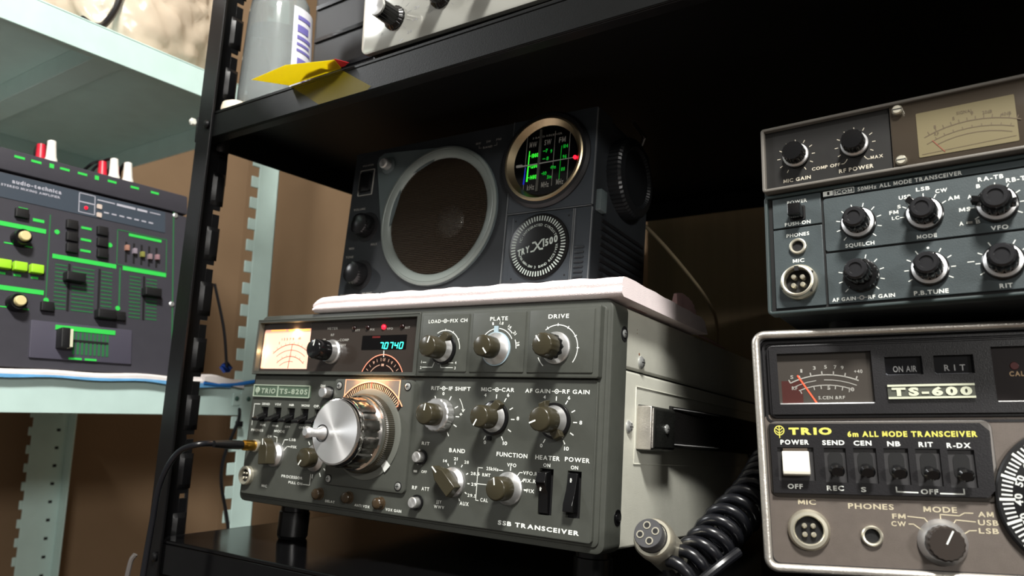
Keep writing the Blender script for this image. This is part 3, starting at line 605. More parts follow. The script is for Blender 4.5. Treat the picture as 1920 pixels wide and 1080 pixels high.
# white lettering and scales
m = MB(); W4 = 4.12; W7 = 7.52
def icon(u, v, w_, s=1): m.ring([(1.5*s, w_), (1.5*s, w_+.02), (1*s, w_+.02), (1*s, w_)], u, v, 20); m.lathe([(.5*s, w_), (.5*s, w_+.02)], u, v, 12); m.strip([(u-3.4*s, v), (u-1.5*s, v)], .45, w_); m.strip([(u+1.5*s, v), (u+3.4*s, v)], .45, w_)
icon(207.2, 141, W7); icon(208, 94.4, W4); icon(252.6, 94.4, W4); icon(298, 94.2, W4)
for s_, u, v, h, wd, w_ in (('LOAD', 197.6, 139.8, 2.5, 11, W7), ('FIX CH', 219, 139.8, 2.5, 14.8, W7), ('PLATE', 252.6, 140, 2.6, 14.2, W7), ('DRIVE', 298.4, 140, 2.7, 15, W7),
    ('RIT', 200.6, 93.2, 2.6, 7.2, W4), ('IF SHIFT', 221.8, 93.2, 2.6, 18.5, W4), ('MIC', 244, 93.2, 2.6, 8.2, W4), ('CAR', 261.4, 93.2, 2.6, 9.8, W4), ('AF GAIN', 284, 93, 2.6, 18.6, W4), ('RF GAIN', 311.6, 93, 2.6, 19, W4),
    ('RIT', 196.3, 55.4, 2.2, 7, W4), ('BAND', 223.8, 52, 2.7, 13.3, W4), ('FUNCTION', 267.6, 52, 2.7, 23.5, W4), ('HEATER', 294, 52, 2.7, 17.6, W4), ('POWER', 314.8, 52.2, 2.7, 17, W4), ('ON', 293.8, 47.8, 2.2, 5, W4), ('ON', 313.2, 47.8, 2.2, 5, W4),
    ('RF', 189.8, 25.2, 2.4, 4.4, W4), ('ATT', 199.4, 25.2, 2.4, 6.6, W4), ('JJY', 212, 18.2, 2, 4.6, W4), ('WWV', 212.4, 14.8, 2, 8.6, W4),
    ('14', 214.4, 45, 2, 3.2, W4), ('21', 223.2, 47, 2, 3.2, W4), ('28', 232.4, 45.4, 2, 3.6, W4), ('28.5', 240, 38.6, 2, 7, W4), ('29', 239.6, 31.8, 2, 4.2, W4), ('29.5', 238.6, 24.6, 2, 7, W4), ('AUX', 233, 18.8, 2.4, 7.4, W4), ('7', 211, 40, 2, 1.6, W4),
    ('VFO', 268, 46, 2.2, 7, W4), ('25kHz', 253.4, 42.6, 2.1, 9.4, W4), ('RMT', 249, 38.4, 2.1, 6.4, W4), ('CAL', 248.6, 22.6, 2.3, 6, W4), ('VFO.R', 282.2, 42, 2.2, 10.6, W4), ('FIX.R', 282, 37.4, 2.2, 9.4, W4), ('FIX', 283, 31.4, 2.2, 5.6, W4),
    ('0', 208.2, 89.8, 2.1, 1.8, W4), ('+', 224.6, 76, 2.8, 2.4, W4), ('4', 243.6, 89.6, 2.2, 1.8, W4), ('6', 261.8, 90, 2.2, 1.8, W4), ('8', 270.4, 75.3, 2.3, 1.9, W4), ('10', 261.8, 59.2, 2.3, 3.3, W4), ('0', 246, 59, 2.2, 1.8, W4),
    ('4', 289.4, 89.4, 2.2, 1.8, W4), ('6', 307, 89.4, 2.2, 1.8, W4), ('8', 316, 74.6, 2.3, 1.9, W4), ('10', 307, 58.6, 2.3, 3.3, W4), ('0', 289, 59.4, 2.2, 1.8, W4),
    ('OP.', 84.4, 77.4, 1.9, 7, W4), ('COARSE', 84, 55.6, 2, 15, W4), ('MODE', 44.8, 56.4, 1.9, 12.6, W4), ('PHONES', 17.6, 56, 1.9, 15, W4), ('CW', 34, 51.8, 1.9, 5, W4), ('USB', 33, 46, 1.9, 5.6, W4), ('LSB', 61.4, 50.6, 1.9, 7.6, W4), ('FSK', 64, 45.2, 1.9, 6.6, W4),
    ('SEND', 24.4, 77.5, 1.7, 9.6, W4), ('VOX', 39.2, 77.6, 1.7, 7.4, W4), ('NB', 55.4, 77.6, 1.7, 5.4, W4), ('MONI', 71.6, 77.6, 1.7, 9, W4), ('REC', 24, 60.6, 1.6, 6.6, W4), ('MAN', 39, 60.6, 1.6, 7, W4), ('OFF', 53.6, 60.4, 1.6, 6, W4), ('OFF', 70, 60.6, 1.6, 6, W4),
    ('PROCESSOR', 65.8, 22.4, 2, 24, W4), ('PULL ON', 70.4, 18.4, 1.9, 15.6, W4), ('MIC', 35, 13.2, 1.9, 6.6, W4), ('DELAY', 110, 8.6, 1.7, 10, W4), ('ANTI VOX', 142.6, 8.6, 1.8, 15, W4), ('VOX GAIN', 172.6, 8.6, 1.9, 14.6, W4), ('DH', 88.6, 93.2, 1.9, 5, W4)):
    m.text(s_, u, v, h, w_, wd, .012)
m.text('SSB TRANSCEIVER', 289.4, 10.1, 2.6, W4, 58, .03)
m.arc(298.4, 121, 14.4, 15, -38, 128, W7, 40); m.ticks(298.4, 121, 14.2, 15.6, [0, 30, 60, 90, 120], .6, W7+.03); m.arc(298.4, 121, 14.4, 15, 204, 230, W7)
m.arc(208.2, 121, 13.1, 13.7, 0, 122, W7, 30); m.ticks(208.2, 121, 13, 14.3, [30, 60, 90], .5, W7+.03)
m.arc(252, 121, 13.3, 13.9, 92, 140, W7); m.arc(252, 121, 13.3, 13.9, 28, 84, W7); m.arc(252, 121, 15.4, 16, 0, 22, W7); m.arc(252, 121, 15.4, 16, 40, 58, W7)
for s_, a, wd in (('1', 103, 1.2), ('1.8', 80, 3), ('14', 56, 2.6), ('21', 36, 2.6), ('28', 10, 2.8)):
    ra = math.radians(a); m.text(s_, 252+16.4*math.cos(ra), 121+16.4*math.sin(ra), 2, W7, wd, .01, a-90)
for pts in ([(190, 108.6), (199, 108.6), (200.4, 112)], [(190, 112), (193, 112)], [(205.6, 112), (206.6, 108.4), (217, 108.4)], [(210.5, 115), (213.2, 111.6), (217, 111.6)]): m.strip(pts, .4, W7)
for s_, u, v in (('2', 188.6, 107.4), ('1', 188.8, 111.4), ('3', 219, 107.2), ('4', 219.2, 110.8)): m.text(s_, u, v, 1.9, W7)
m.ticks(208, 75.6, 12.6, 15, [0, 27, 62, -26, -60, 118, 153], .7, W4); m.arc(208, 75.6, 18.6, 19.1, 12, 40, W4); m.strip([(225.2, 80.5), (226.2, 79), (227.4, 80.6)], .5, W4)
m.ticks(252.2, 75.6, 13.2, 15.4, [88, 58, 28, 0, -30, -60, -118], .7, W4); m.ticks(298, 75.6, 13, 15.2, [90, 58, 28, 0, -30, -60, -120], .7, W4)
m.ticks(223, 32.8, 11.6, 12.8, [118, 90, 62, 30, 0, -30, -62], .7, W4); m.ticks(267.4, 32.8, 11, 13, [90, 30, 0], .7, W4)
for pts in ([(245.6, 43.6), (242, 43.6), (242, 23), (244, 23)], [(242, 39.4), (243.6, 39.4)], [(242, 33.4), (254, 33.4)], [(258.6, 43.2), (261.6, 43.2)], [(272.6, 40.6), (274.4, 43), (276.4, 43)], [(275.6, 37.2), (277.4, 38.2)], [(278.6, 32.4), (280, 32.4)]): m.strip(pts, .5, W4)
for pts in ([(17, 78), (10, 78), (10, 61)], [(39, 53), (43, 52.4), (43.4, 48)], [(50.4, 47), (52, 51), (56, 51.2)], [(53, 43), (56, 46), (60, 46)], [(79, 19), (86.4, 19), (86.4, 27)]): m.strip(pts, .6, W4)
m.ticks(89.5, 39.4, 12.6, 15, [130, 100, 160, -60, -35, -95], .9, W4)
m.box(187.6, 190.6, 36.5, 38, 4, W4); m.text('ON', 192, 41.6, 1.8, W4); m.text('OFF', 197, 36.6, 1.8, W4)
m.build('panel_lettering', WHITE, t8)
# right side: screws, strap handle
def side_screw(par, u, dep, v, r, mt, head=1.6, holder=None):
    M = axisM(Vector((u, v, -dep)), (1, 0, 0)); q = MB(); q.lathe([(r, 0), (r, head*.35), (r*.7, head*.85), (r*.2, head)], 0, 0, 24, M=M); k = q.build('side_screw', mt, par)
    q = MB(); q.box(-r*.55, r*.55, -.25, .25, head*.8, head*1.02, M); q.box(-.25, .25, -r*.55, r*.55, head*.8, head*1.02, M); q.build('screw_slot', HOLE, k)
for v in (133, 20.9):
    M = axisM(Vector((333, v, -16.5)), (1, 0, 0)); q = MB(); q.ring([(4.9, -.2), (4.9, .25), (4.1, .3), (4.1, -.2)], 0, 0, 30, M=M); q.lathe([(4.2, -.1), (4.2, .12)], 0, 0, 30, M=M); q.build('screw_well', HOLE if v > 100 else BLACKG, t8); side_screw(t8, 333.1, 16.5, v, 2.6, SCREW if v > 100 else BLACKG, .9)
side_screw(t8, 331, 47, 118.4, 4.2, SCREW, 2.4); side_screw(t8, 330.4, 33, 75.8, 4.2, SCREW, 2.4)
m = MB(); M = Matrix.Translation((330.5, 0, 0)); 
def sidebox(m, d0, d1, v0, v1, h0, h1): m.box(h0, h1, v0, v1, -d1, -d0)
for a in ((42, 320, 101.8, 102.6), (42, 320, 52.4, 53.2)): sidebox(m, a[0], a[1], a[2], a[3], 330.3, 331)
sidebox(m, 42, 42.8, 52.4, 102.6, 330.3, 331); m.build('embossed_edge', CAB8, t8, bevel=.3)
st = MB(); L = []
for i in range(25):
    d = 90+i*9.2; bulge = 5+5.5*math.sin(PI*i/24); y = lambda v: (331+bulge-1.2, v, -d)
    L.append([(331+bulge-1.6, 64.6, -d), (331+bulge+.8, 65.4, -d), (331+bulge+1.6, 79, -d), (331+bulge+.8, 92.6, -d), (331+bulge-1.6, 93.4, -d)])
st.loft(L); s8 = st.build('strap_handle', mat('black_leather', (18, 17, 16), .45, 0, .15, .6, 900), t8, label='black stitched strap handle')
q = MB(); 
for vv in (67, 91.6):
    q.tube([(331+5+5.5*math.sin(PI*i/60)+1.15+(.35 if i % 2 else 0), vv, -(92+i*2.4)) for i in range(34)], .38, 6)
q.build('stitching', mat('grey_thread', (150, 150, 150), .7), s8)
for d0, d1 in ((45.5, 84), (292, 326)):
    q = MB(); q.loft([[(330.5, v0, -a), (330.5, v1, -a), (330.5, v1, -b), (330.5, v0, -b)] if h == 0 else [(330.5+h, v0+i_, -a-i_*1.2), (330.5+h, v1-i_, -a-i_*1.2), (330.5+h, v1-i_, -b+i_*.4), (330.5+h, v0+i_, -b+i_*.4)] for h, i_, v0, v1, a, b in ((0, 0, 61.5, 91, d0, d1), (9.5, .8, 61.5, 91, d0, d1), (11.5, 2.4, 61.5, 91, d0, d1))])
    k = q.build('handle_bracket', mat('black_wrinkle', (26, 27, 25), .35, 0, .5, .8, 700), s8, bevel=.8)
    if d0 < 60:
        q = MB(); q.box(330.6, 340.6, 62.3, 90.2, -d0-.9, -d0+.35); q.box(340.4, 341.4, 63.4, 89.2, -d0-9.5, -d0-.8); q.build('chrome_end', WORNCHROME, s8, bevel=.7)
        side_screw(t8, 342, 68, 76.5, 3.1, SCREW, 1.4)
m = MB(); 
for v, d in ((139.2, 40), (136.8, 40)): m.lathe([(.35, 0), (.35, .1)], 0, 0, 8, M=axisM(Vector((331.05, v, -d)), (1, 0, 0)))
m.lathe([(.9, 0), (.9, .1)], 0, 0, 8, M=axisM(Vector((331.05, 123.6, -44.5)), (1, 0, 0))); m.build('rust_speck', mat('rust', (120, 70, 35), .8), t8)
# feet reaching the shelf
def foot(dev, u, dep, r, mt, name='foot', v0=1.5, extra=0, taper=1.0, collar=True):
    bpy.context.view_layer.update(); p = dev.matrix_world @ Vector((u/1000, dep/1000, v0/1000)); n = dev.matrix_world.to_3x3() @ Vector((0, 0, 1)); h = (p.z-(SHELF+.0002))/n.z*1000+extra
    M = axisM(Vector((u, v0, -dep)), (0, -1, 0)); q = MB()
    if collar: q.lathe([(r*.92, 0), (r*.92, h*.3), (r, h*.32), (r, h*.92), (r*.96, h*.94), (r*.9, h)], 0, 0, 40, M=M)
    else: q.lathe([(r, 0), (r, h*.9), (r*.9, h)], 0, 0, 30, M=M)
    return q.build(name, mt, dev)
for u, d, r in ((22, 42, 12.6), (305, 42, 12.6), (22, 300, 10), (305, 300, 10)): foot(t8, u, d, r, mat('satin_black_foot', (14, 14, 15), .3), collar=d < 100)

# ------------------------------------------------------------------ portable radio
BK = mat('charcoal_radio_case', (38, 41, 44), .4, 0, .06, .15, 1500); BK2 = mat('slate_radio_panel', (52, 57, 62), .38, 0, .05, .1, 1500)
tr = thing('portable_radio', 'black portable radio with a round speaker and lit round tuning dial on the pink towel', 'radio', (.0477, .05, .1667), (-.0835, .0143, .0239))
m = MB(); m.rr(-1, 245, 0, 139, -93, -1.4, 5, 1); m.build('case', BK, tr)
RS = (102, 69.6)
# front with a round opening for the speaker: fan of quads between circle and rectangle
m = MB(); n = 72; A_, B_ = [], []
def rect_pt(a, u0, u1, v0, v1, c):
    dx, dy = math.cos(a), math.sin(a); t = 1e9
    if dx > 1e-9: t = min(t, (u1-c[0])/dx)
    if dx < -1e-9: t = min(t, (u0-c[0])/dx)
    if dy > 1e-9: t = min(t, (v1-c[1])/dy)
    if dy < -1e-9: t = min(t, (v0-c[1])/dy)
    return (c[0]+dx*t, c[1]+dy*t)
angs = sorted([2*PI*i/n for i in range(n)]+[math.atan2(v-RS[1], u-RS[0]) % (2*PI) for u in (-1, 171) for v in (0, 139)])
for w_ in (-1.4, 0): pass
L0 = [(RS[0]+52*math.cos(a), RS[1]+52*math.sin(a), -1.6) for a in angs]; L1 = [(x, y, 0) for x, y, z in L0]; L2 = [rect_pt(a, -1, 171, 0, 139, RS)+(0,) for a in angs]; L3 = [(x, y, -1.6) for x, y, z in L2]
m.loft([L0, L1, L2, L3, L0], False, False); m.build('front_left_panel', BK, tr, smooth=20)
MB().rr(171.8, 244.5, 63, 139, -1.4, 1, 1, .4).build('dial_panel', BK2, tr)
MB().rr(171.8, 244.8, 2, 61.6, -1.4, .6, 1, .4).build('lower_right_panel', BK2, tr)
m = MB(); m.rr(178, 229.6, 7.5, 59.2, .6, 1.8, 1, .4); 
pl = m.build('badge_plate', BK2, tr, label='square plate holding the round badge')
m = MB()
for v in range(7): m.rr(233, 240.5, 9+v*3.6, 10.6+v*3.6, .6, 1.6, .6, .3)
m.build('grip_ribs', BK, tr)
m = MB(); m.box(171, 171.5, 0, 139, -.5, 1.4); m.box(231.2, 231.7, 4, 61, .6, 1.5); m.box(229.9, 230.3, 4, 61, .6, 1.5); m.box(244.5, 245, 3, 61, -.2, 1.2); m.box(172, 244, 62.2, 62.6, -.2, 1.1); m.box(244.2, 244.7, 63, 138, -.2, 1.3)
m.build('bright_seam_trim', mat('worn_trim', (120, 124, 126), .4, .4), tr)
# speaker
BAFM = mat('grey_speaker_baffle', (84, 94, 95), .4, 0, .04, .1, 1500)
m = MB(); 
P0 = [(RS[0]+60*math.cos(math.radians(a)), RS[1]+60*math.sin(math.radians(a))) for a in range(-80, 100, 6)]+[(44, 133.5), (35, 134), (29, 131), (27.5, 125)]+[(RS[0]+60*math.cos(math.radians(a)), RS[1]+60*math.sin(math.radians(a))) for a in range(190, 280, 6)]
RI = [(RS[0]+52*math.cos(math.radians(a)), RS[1]+52*math.sin(math.radians(a))) for a in [math.degrees(math.atan2(y-RS[1], x-RS[0])) for x, y in P0]]
m.loft([[(x, y, 0) for x, y in RI], [(x, y, 0) for x, y in P0], [(x, y, 1.8) for x, y in P0], [(x, y, 2) for x, y in RI], [(x, y, 0) for x, y in RI]], False, False); baf = m.build('speaker_baffle', BAFM, tr, smooth=30)
MB().ring([(59.5, 1.5), (59.5, 2.8), (58.6, 3.4), (57.2, 3.5), (56.8, 3.1), (56.4, 3.5), (52.6, 3.2), (50.6, 1.8), (50, .5), (50, -1), (58, -1)], RS[0], RS[1], 96).build('speaker_ring', mat('satin_ring', (128, 136, 132), .5, .3), tr, label='satin metal ring around the speaker')
m = MB()
step = 1.55
for k in range(-31, 32):
    d = k*step; h = math.sqrt(max(0, 50.3**2-d*d))
    if h > 1:
        m.box(RS[0]+d-.3, RS[0]+d+.3, RS[1]-h, RS[1]+h, -.2, .25); m.box(RS[0]-h, RS[0]+h, RS[1]+d-.3, RS[1]+d+.3, .2, .65)
m.build('speaker_grille', mat('brown_black_grille', (66, 55, 43), .42, .6), tr, smooth=0, label='dark brown woven metal speaker grille')
m = MB(); m.lathe([(50, -1.2), (48, -3), (15, -17), (14, -17)], RS[0], RS[1], 64, cap0=False); m.build('speaker_cone', mat('speaker_paper', (34, 29, 25), .8), tr)
MB().lathe([(14.6, -16.9), (13.6, -15.4), (10.5, -13.6), (5, -12.7), (.5, -12.4)], RS[0], RS[1], 40).build('dust_cap', mat('bright_dust_cap', (240, 242, 240), .4, .9), tr, label='silver speaker dust cap behind the grille')
# clip the case so the cone is not buried: dark cavity is the case front face at the back of the cone
bpy.data.objects.remove(bpy.data.objects['case']); m = MB()
m.rr(-1, 245, 0, 139, -93, -22, 5, 1); m.holes(-1, 245, 0, 139, -22, -1.4, [(49, 153.5, 18, 122.5)]); m.build('case', BK, tr)
# tuning dial
DS = (202.5, 102.7); DT = Matrix.Translation((3.8, -1.1, 0))
MB().lathe([(38.5, 1), (38.5, 2.5), (36.5, 5), (33, 5.2)], DS[0], DS[1], 72, cap1=False, cap0=False).build('dial_surround', BLACKM, tr)
MB().ring([(34, 1), (34, 5.4), (33, 6.2), (31.6, 6.2), (26.2, -.5), (26.2, -2), (30, -2)], DS[0], DS[1], 96).build('dial_ring', BRUSHB, tr, label='brushed brass coloured dial ring', smooth=25)
MB().lathe([(28, 1.0), (28, 1.5)], DS[0], DS[1], 60).build('dial_face', mat('dial_face_black', (8, 8, 9), .1), tr)
m = MB(); m.M = DT; Wd = 1.8
m.box(192.6, 194.4, 79, 129, 1.6, 2.6); m.build('dial_rail', mat('grey_rail', (110, 110, 104), .3, .6), tr)
m = MB(); m.M = DT; m.add([(175, 100.2, 2.6), (225.5, 101.2, 2.6), (225.5, 101.8, 2.6), (175, 101.4, 2.6)], [(0, 1, 2, 3)]); m.rr(173.5, 179, 100.4, 102.4, 2, 2.7, .5); m.build('dial_pointer', mat('pointer_silver', (190, 190, 185), .3, .5), tr)
m = MB(); m.M = DT
for s_, u, v, wd in (('MW', 187, 115.8, 6.6), ('SW', 200, 115.8, 6), ('FM', 212.6, 115.8, 5.6), ('kHz', 187.8, 81, 6.4), ('MHz', 200.4, 81.6, 6.6), ('MHz', 213, 82.2, 6.2)): m.text(s_, u, v, 4.4, Wd, wd, .01)
m.text('3 BAND RECEIVER', 199, 122.4, 1.6, Wd, 26, 0)
for u in (181.2, 206, 219): m.box(u-.15, u+.15, 82, 126, 1.6, 1.75)
m.build('dial_white_lettering', DIMW, tr)
GL = lamp_mat('green_dial_glow', (60, 255, 60), .75); GD = lamp_mat('green_dial_glow_dim', (20, 190, 50), .3)
m = MB(); m.M = DT; m.add([(183.2, 88, Wd), (184.6, 88, Wd), (184.5, 113, Wd), (183.9, 113, Wd)], [(0, 1, 2, 3)])
for s_, v in (('1000', 107.2), ('1200', 98.6), ('1400', 89.6)): m.text(s_, 189.4, v, 3.2, Wd, 5.8, .03); m.strip([(184, v+1.5), (186, v+1.5)], .4, Wd)
m.build('green_scale', GL, tr, label='bright green glowing MW scale')
m = MB(); m.M = DT
for s_, u, v, wd in (('7', 199.6, 109.6, 1.8), ('8', 200.8, 103.2, 2), ('10', 199.4, 91.4, 3), ('9', 203.6, 108.6, 1.6), ('49m', 206.4, 95.4, 4.6), ('31m', 203.6, 88, 4), ('104', 215.8, 110.8, 4), ('96', 215.6, 102.4, 3.4), ('88', 215, 92.6, 3.2)): m.text(s_, u, v, 2.9, Wd, wd, .02)
for v in (111, 104.6, 92.8): m.strip([(196.6, v), (198.6, v)], .6, Wd)
m.strip([(212.2, 86), (212.4, 113)], .35, Wd)
m.build('dim_green_scale', GD, tr, label='dim green SW and FM scales')
MB().lathe([(1.5, 1.6), (1.4, 2.8), (.6, 3.3)], 228.6, 100.6, 16).build('tuning_lamp', lamp_mat('red_lamp_lit', (255, 20, 40), 3.5), tr, label='red tuning lamp')
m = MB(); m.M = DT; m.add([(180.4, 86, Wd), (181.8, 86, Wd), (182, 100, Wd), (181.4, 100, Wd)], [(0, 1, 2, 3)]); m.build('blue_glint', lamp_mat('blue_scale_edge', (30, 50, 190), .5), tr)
# round badge
DB = (203.4, 34.2)
m = MB().lathe([(25.4, 1.8), (25.2, 3.2), (24, 3.6)], DB[0], DB[1], 72).build('round_badge', mat('badge_black', (10, 10, 11), .3), pl)
q = MB(); q.ticks(DB[0], DB[1], 19.8, 22.8, [i*6 for i in range(60)], .95, 3.7)
q.text('TRY', DB[0]-11.8, DB[1]-5.4, 4.8, 3.7, 10.6, .03, 16, .2); q.text('1500', DB[0]+10.6, DB[1]+.6, 5, 3.7, 12.6, .03, 16, .2)
q.strip([(DB[0]-5.4, DB[1]-4), (DB[0]-3, DB[1]-3.6), (DB[0]+3.2, DB[1]+4.4), (DB[0]+5, DB[1]+4.8)], 1.1, 3.7); q.strip([(DB[0]-4.4, DB[1]+2.6), (DB[0]-2.4, DB[1]+3), (DB[0]+2, DB[1]-2.6), (DB[0]+4.2, DB[1]-2.4)], 1.3, 3.7)
q.arctext('IC-INTEGRATED CIRCUIT', DB[0], DB[1], 15.2, 97, 2, 3.7, 6.8); q.arctext('FM-MW-SW 3 BAND RECEIVER', DB[0], DB[1], 17.0, -77, 1.9, 3.7, 6.6, True)
q.build('badge_lettering', mat('badge_grey_print', (175, 185, 178), .5), m)
q = MB(); [q.lathe([(.8, 1.8), (.7, 1.9)], u, v, 10) for u, v in ((181, 55.8), (226.8, 55.8), (181, 10.8), (226.4, 11.2))]; q.build('rivet_holes', HOLE, pl)
for u, v in ((23.5, 67.4), (22.8, 24)): 
    k = MB().lathe([(13.4, 0), (13.2, .8), (11.8, 1.2)], u, v, 48).build('knob_base', BLACKM, tr); MB().lathe([(10.2, 1), (10, 9), (9, 11.5), (7, 12)], u, v, 60, lambda a, r, w_: r*(1+.015*math.cos(30*a))).build('control_knob', BLACKG, tr)
k = MB().lathe([(7.6, 1.8), (7.6, 3), (6.6, 3.6)], 42, 121.2, 40).build('button_collar', BAFM, tr); MB().lathe([(4.6, 3), (4.6, 9), (3.8, 10)], 42, 121.2, 40).build('light_button', SPIN, tr, label='small silver push button')
m = MB(); m.frame(6.5, 24, 97.5, 122, .7, 0, .6, 1); m.build('switch_frame', DIMW, tr); MB().rr(9, 21.5, 101, 118.5, 0, 3, 1, .6).build('rocker_switch', BLACKG, tr)
m = MB()
for s_, u, v, h, wd in (('POWER', 15, 125.4, 1.7, 13), ('VOLUME', 11.3, 84, 2, 14), ('MAX', 34.6, 49.8, 2, 7.4), ('MIN', 8, 48, 2, 6), ('TONE', 7, 40.2, 2, 9.4), ('SOFT', 6.6, 5.6, 1.9, 8.4), ('MUSIC', 33.6, 6.2, 2, 11), ('MW', 136.6, 126.4, 1.9, 4.8), ('SW', 146.6, 126.6, 1.9, 4.2), ('FM', 156.4, 126.8, 1.9, 4.6), ('BAND', 146.2, 122, 1.7, 9)): m.text(s_, u, v, h, .12, wd, .005)
m.strip([(137.6, 125.2), (137.6, 123), (140, 123)], .35, .12); m.strip([(152.4, 123), (155, 123), (155, 125.4)], .35, .12)
m.build('panel_lettering', DIMW, tr); m = MB(); m.text('TOSHIBA', 57.6, 3.6, 3.1, .15, 27, .035); m.build('maker_lettering', WHITE, tr)
# right side: tuning wheel, ribs, antenna, handle
M = axisM(Vector((245, 99, -48)), (1, 0, 0)); m = MB(); m.lathe([(31, 0), (31, 9), (29.5, 11), (24, 12), (22, 10)], 0, 0, 110, lambda a, r, w_: r*(1+.012*math.cos(55*a)), M=M); m.build('tuning_wheel', mat('dark_ribbed_wheel', (24, 26, 28), .35), tr, smooth=25)
m = MB()
for k in range(9): m.box(245, 246.2, 6+k*6, 8.4+k*6, -88, -14)
m.build('side_ribs', BLACKM, tr); m = MB(); m.rr(-14, -4, 60, 76, 0, 4, 1, .6, M=Matrix.Translation((245, 0, 0)) @ Matrix(((0, 0, 1, 0), (0, 1, 0, 0), (1, 0, 0, 0), (0, 0, 0, 1)))); m.build('side_latch', BAFM, tr)
m = MB(); m.tube([(252, 128, -60), (256, 137, -58), (258, 138, -30)], 1.6, 10); m.build('antenna_tip', mat('dull_chrome', (120, 115, 110), .3, 1), tr)
q = MB(); q.lathe([(2.6, 0), (2.6, 1.2), (1.2, 1.6)], 6, 2.8, 14); q.build('case_screw', BLACKG, tr)

# pink towel between the radio and the transceiver
TW = mat('pink_terry', (250, 236, 236), .95, 0, .03, 1, 1800)
tw = thing('folded_towel', 'folded pale pink towel on top of the olive grey transceiver', 'towel', t8.location[:], t8.rotation_euler[:])
m = MB(); NU, ND = 70, 26
def th(u, d): 
    e = min(1, max(0, (u-66)/9)); base = (13.4-.018*d)*(.55+.45*e**.5); return base*(1 if u < 322 else 1)+.35*math.sin(u*.13)+.25*math.sin(u*.31+d*.2)
rows_t, rows_b = [], []
for i in range(NU+1):
    u = 66+(340-66)*i/NU; f = []
    for j in range(ND+1):
        d = -2.5+150*j/ND
        f.append((u, 152.9, -d))
    L = []
    prof = [(-1.2, .4), (-3.2, 1.8), (-4.2, .24*th(u, 0)), (-3.8, .44*th(u, 0)), (-2.6, .5*th(u, 0)), (-3.6, .6*th(u, 0)), (-3.8, .82*th(u, 0)), (-1.6, th(u, 0)*.97), (2, th(u, 0))]
    for d, h in prof: L.append((u, 152.8+h, -d))
    for d in range(8, 151, 8): L.append((u, 152.8+th(u, d)-(.0 if d < 140 else 2), -d))
    L += [(u, 152.8, -151), (u, 152.8, -75)]
    rows_t.append(L)
m.loft(rows_t, True, True); o = m.build('towel_layers', TW, tw, smooth=70)
sb = MB(); L = []
# right end sweeping back and curling
path = [(338, 0, 13), (336, 22, 13), (333, 45, 11.5), (331, 70, 9), (330.5, 95, 8), (331, 125, 9), (333, 140, 13), (332.5, 136, 22), (330, 122, 27), (329, 112, 25)]
for k, (u, d, h) in enumerate(spline(path, 6)):
    wv = 1.8+.4*math.sin(k*.9)
    L.append([(u-wv*2.4, 152.9+max(h-9.5, 0)+(.4 if k % 2 else 0), -d), (u+wv*.5, 152.9+max(h-9.5, 0), -d), (u+wv*.8, 152.9+h*.6, -d), (u+wv*.3+(.5 if k % 2 else -.1), 152.9+h, -d), (u-wv*1.4, 152.9+h+.3, -d), (u-wv*2.6, 152.9+h*.7, -d)])
sb.loft(L); sb.build('towel_edge', mat('pink_towel_hem', (224, 186, 184), .95, 0, .05, 1, 1500), tw, smooth=60)
sb = MB(); sb.loft([[(u, 152.9, -d), (u+2.2, 152.9, -d), (u+2.2, 154, -d), (u, 154.4, -d)] for u, d in ((328, 30), (329.5, 80), (330.5, 130), (329, 180), (324, 235))]); sb.build('towel_hem', MATS['pink_towel_hem'], tw)

# ------------------------------------------------------------------ 50 MHz transceiver
IB = mat('blue_black_front', (58, 66, 68), .45, 0, .06, .2, 2000); IBC = mat('blue_black_case', (34, 38, 40), .5, 0, .08, .3, 1200); IFR = mat('grey_bezel_frame', (96, 92, 86), .45, 0, .08, .2, 1500)
ti = thing('transceiver', 'dark blue grey transceiver with a cream meter, stacked on the chrome rimmed one', 'radio transceiver', (.428, .0135, .1338), (-.0828, -.0324, -.0027), 'radio transceivers on the black rack')
MB().rr(1, 240, 1, 110, -280, -6, 3).build('case', IBC, ti)
m = MB(); m.frame(0, 241, 0, 68.6, 1.8, -8, 0, 2.4, bev=.5); m.box(0, 241, 66.5, 72, -8, -2); m.build('lower_frame', mat('teal_black_frame', (48, 58, 58), .42), ti)
m = MB(); m.frame(.6, 240.4, 69.4, 108, 1.9, -6, 4.6, 1.8, bev=.5); m.build('upper_frame', IFR, ti)
HS = [(12, 21.8, 52, 60.5), (13.6, 21, 33.4, 40.8), (9, 25.6, 8.8, 24.6)]
for a, b, c, d in ((4.4, 30.2, 3.4, 48), (4.4, 30.2, 48.9, 66.4), (31.4, 238, 3.4, 31.2)):
    m = MB(); m.holes(a, b, c, d, -6, -1.2, []); m.build('front_panel', IB, ti, bevel=.3)
m = MB(); m.rr(31.4, 238, 32.2, 62.2, -6, -1.2, 1.5); m.box(31.4, 238, 63, 66.4, -6, -1.2); m.build('front_panel', IB, ti, bevel=.3)
MB().box(2, 239, 2, 67, -6, -2.2).build('panel_grooves', HOLE, ti)
MB().box(2.4, 66.8, 71.2, 106.4, -5, 1.5).build('upper_left_panel', mat('upper_black_panel', (28, 27, 26), .4, 0, .05), ti)  # black taken deeper to stand in for the upper shelf's shadow
MB().rr(67.4, 238, 71.2, 106.4, -5, 2.8, 1, .4).build('meter_window_panel', mat('brown_tinted_acrylic', (58, 51, 43), .14, 0, .05), ti)  # brown acrylic, darkened in its colour for the same shelf shadow
mf = MB().rr(79.5, 122, 74.6, 99, 2.8, 3.1, .6).build('meter_face', mat('shadowed_cream_paper', (98, 88, 57), .6, 0, .05), ti)  # cream meter paper with the shelf's shade put into its colour
m = MB(); cu, cv = 103.5, 40
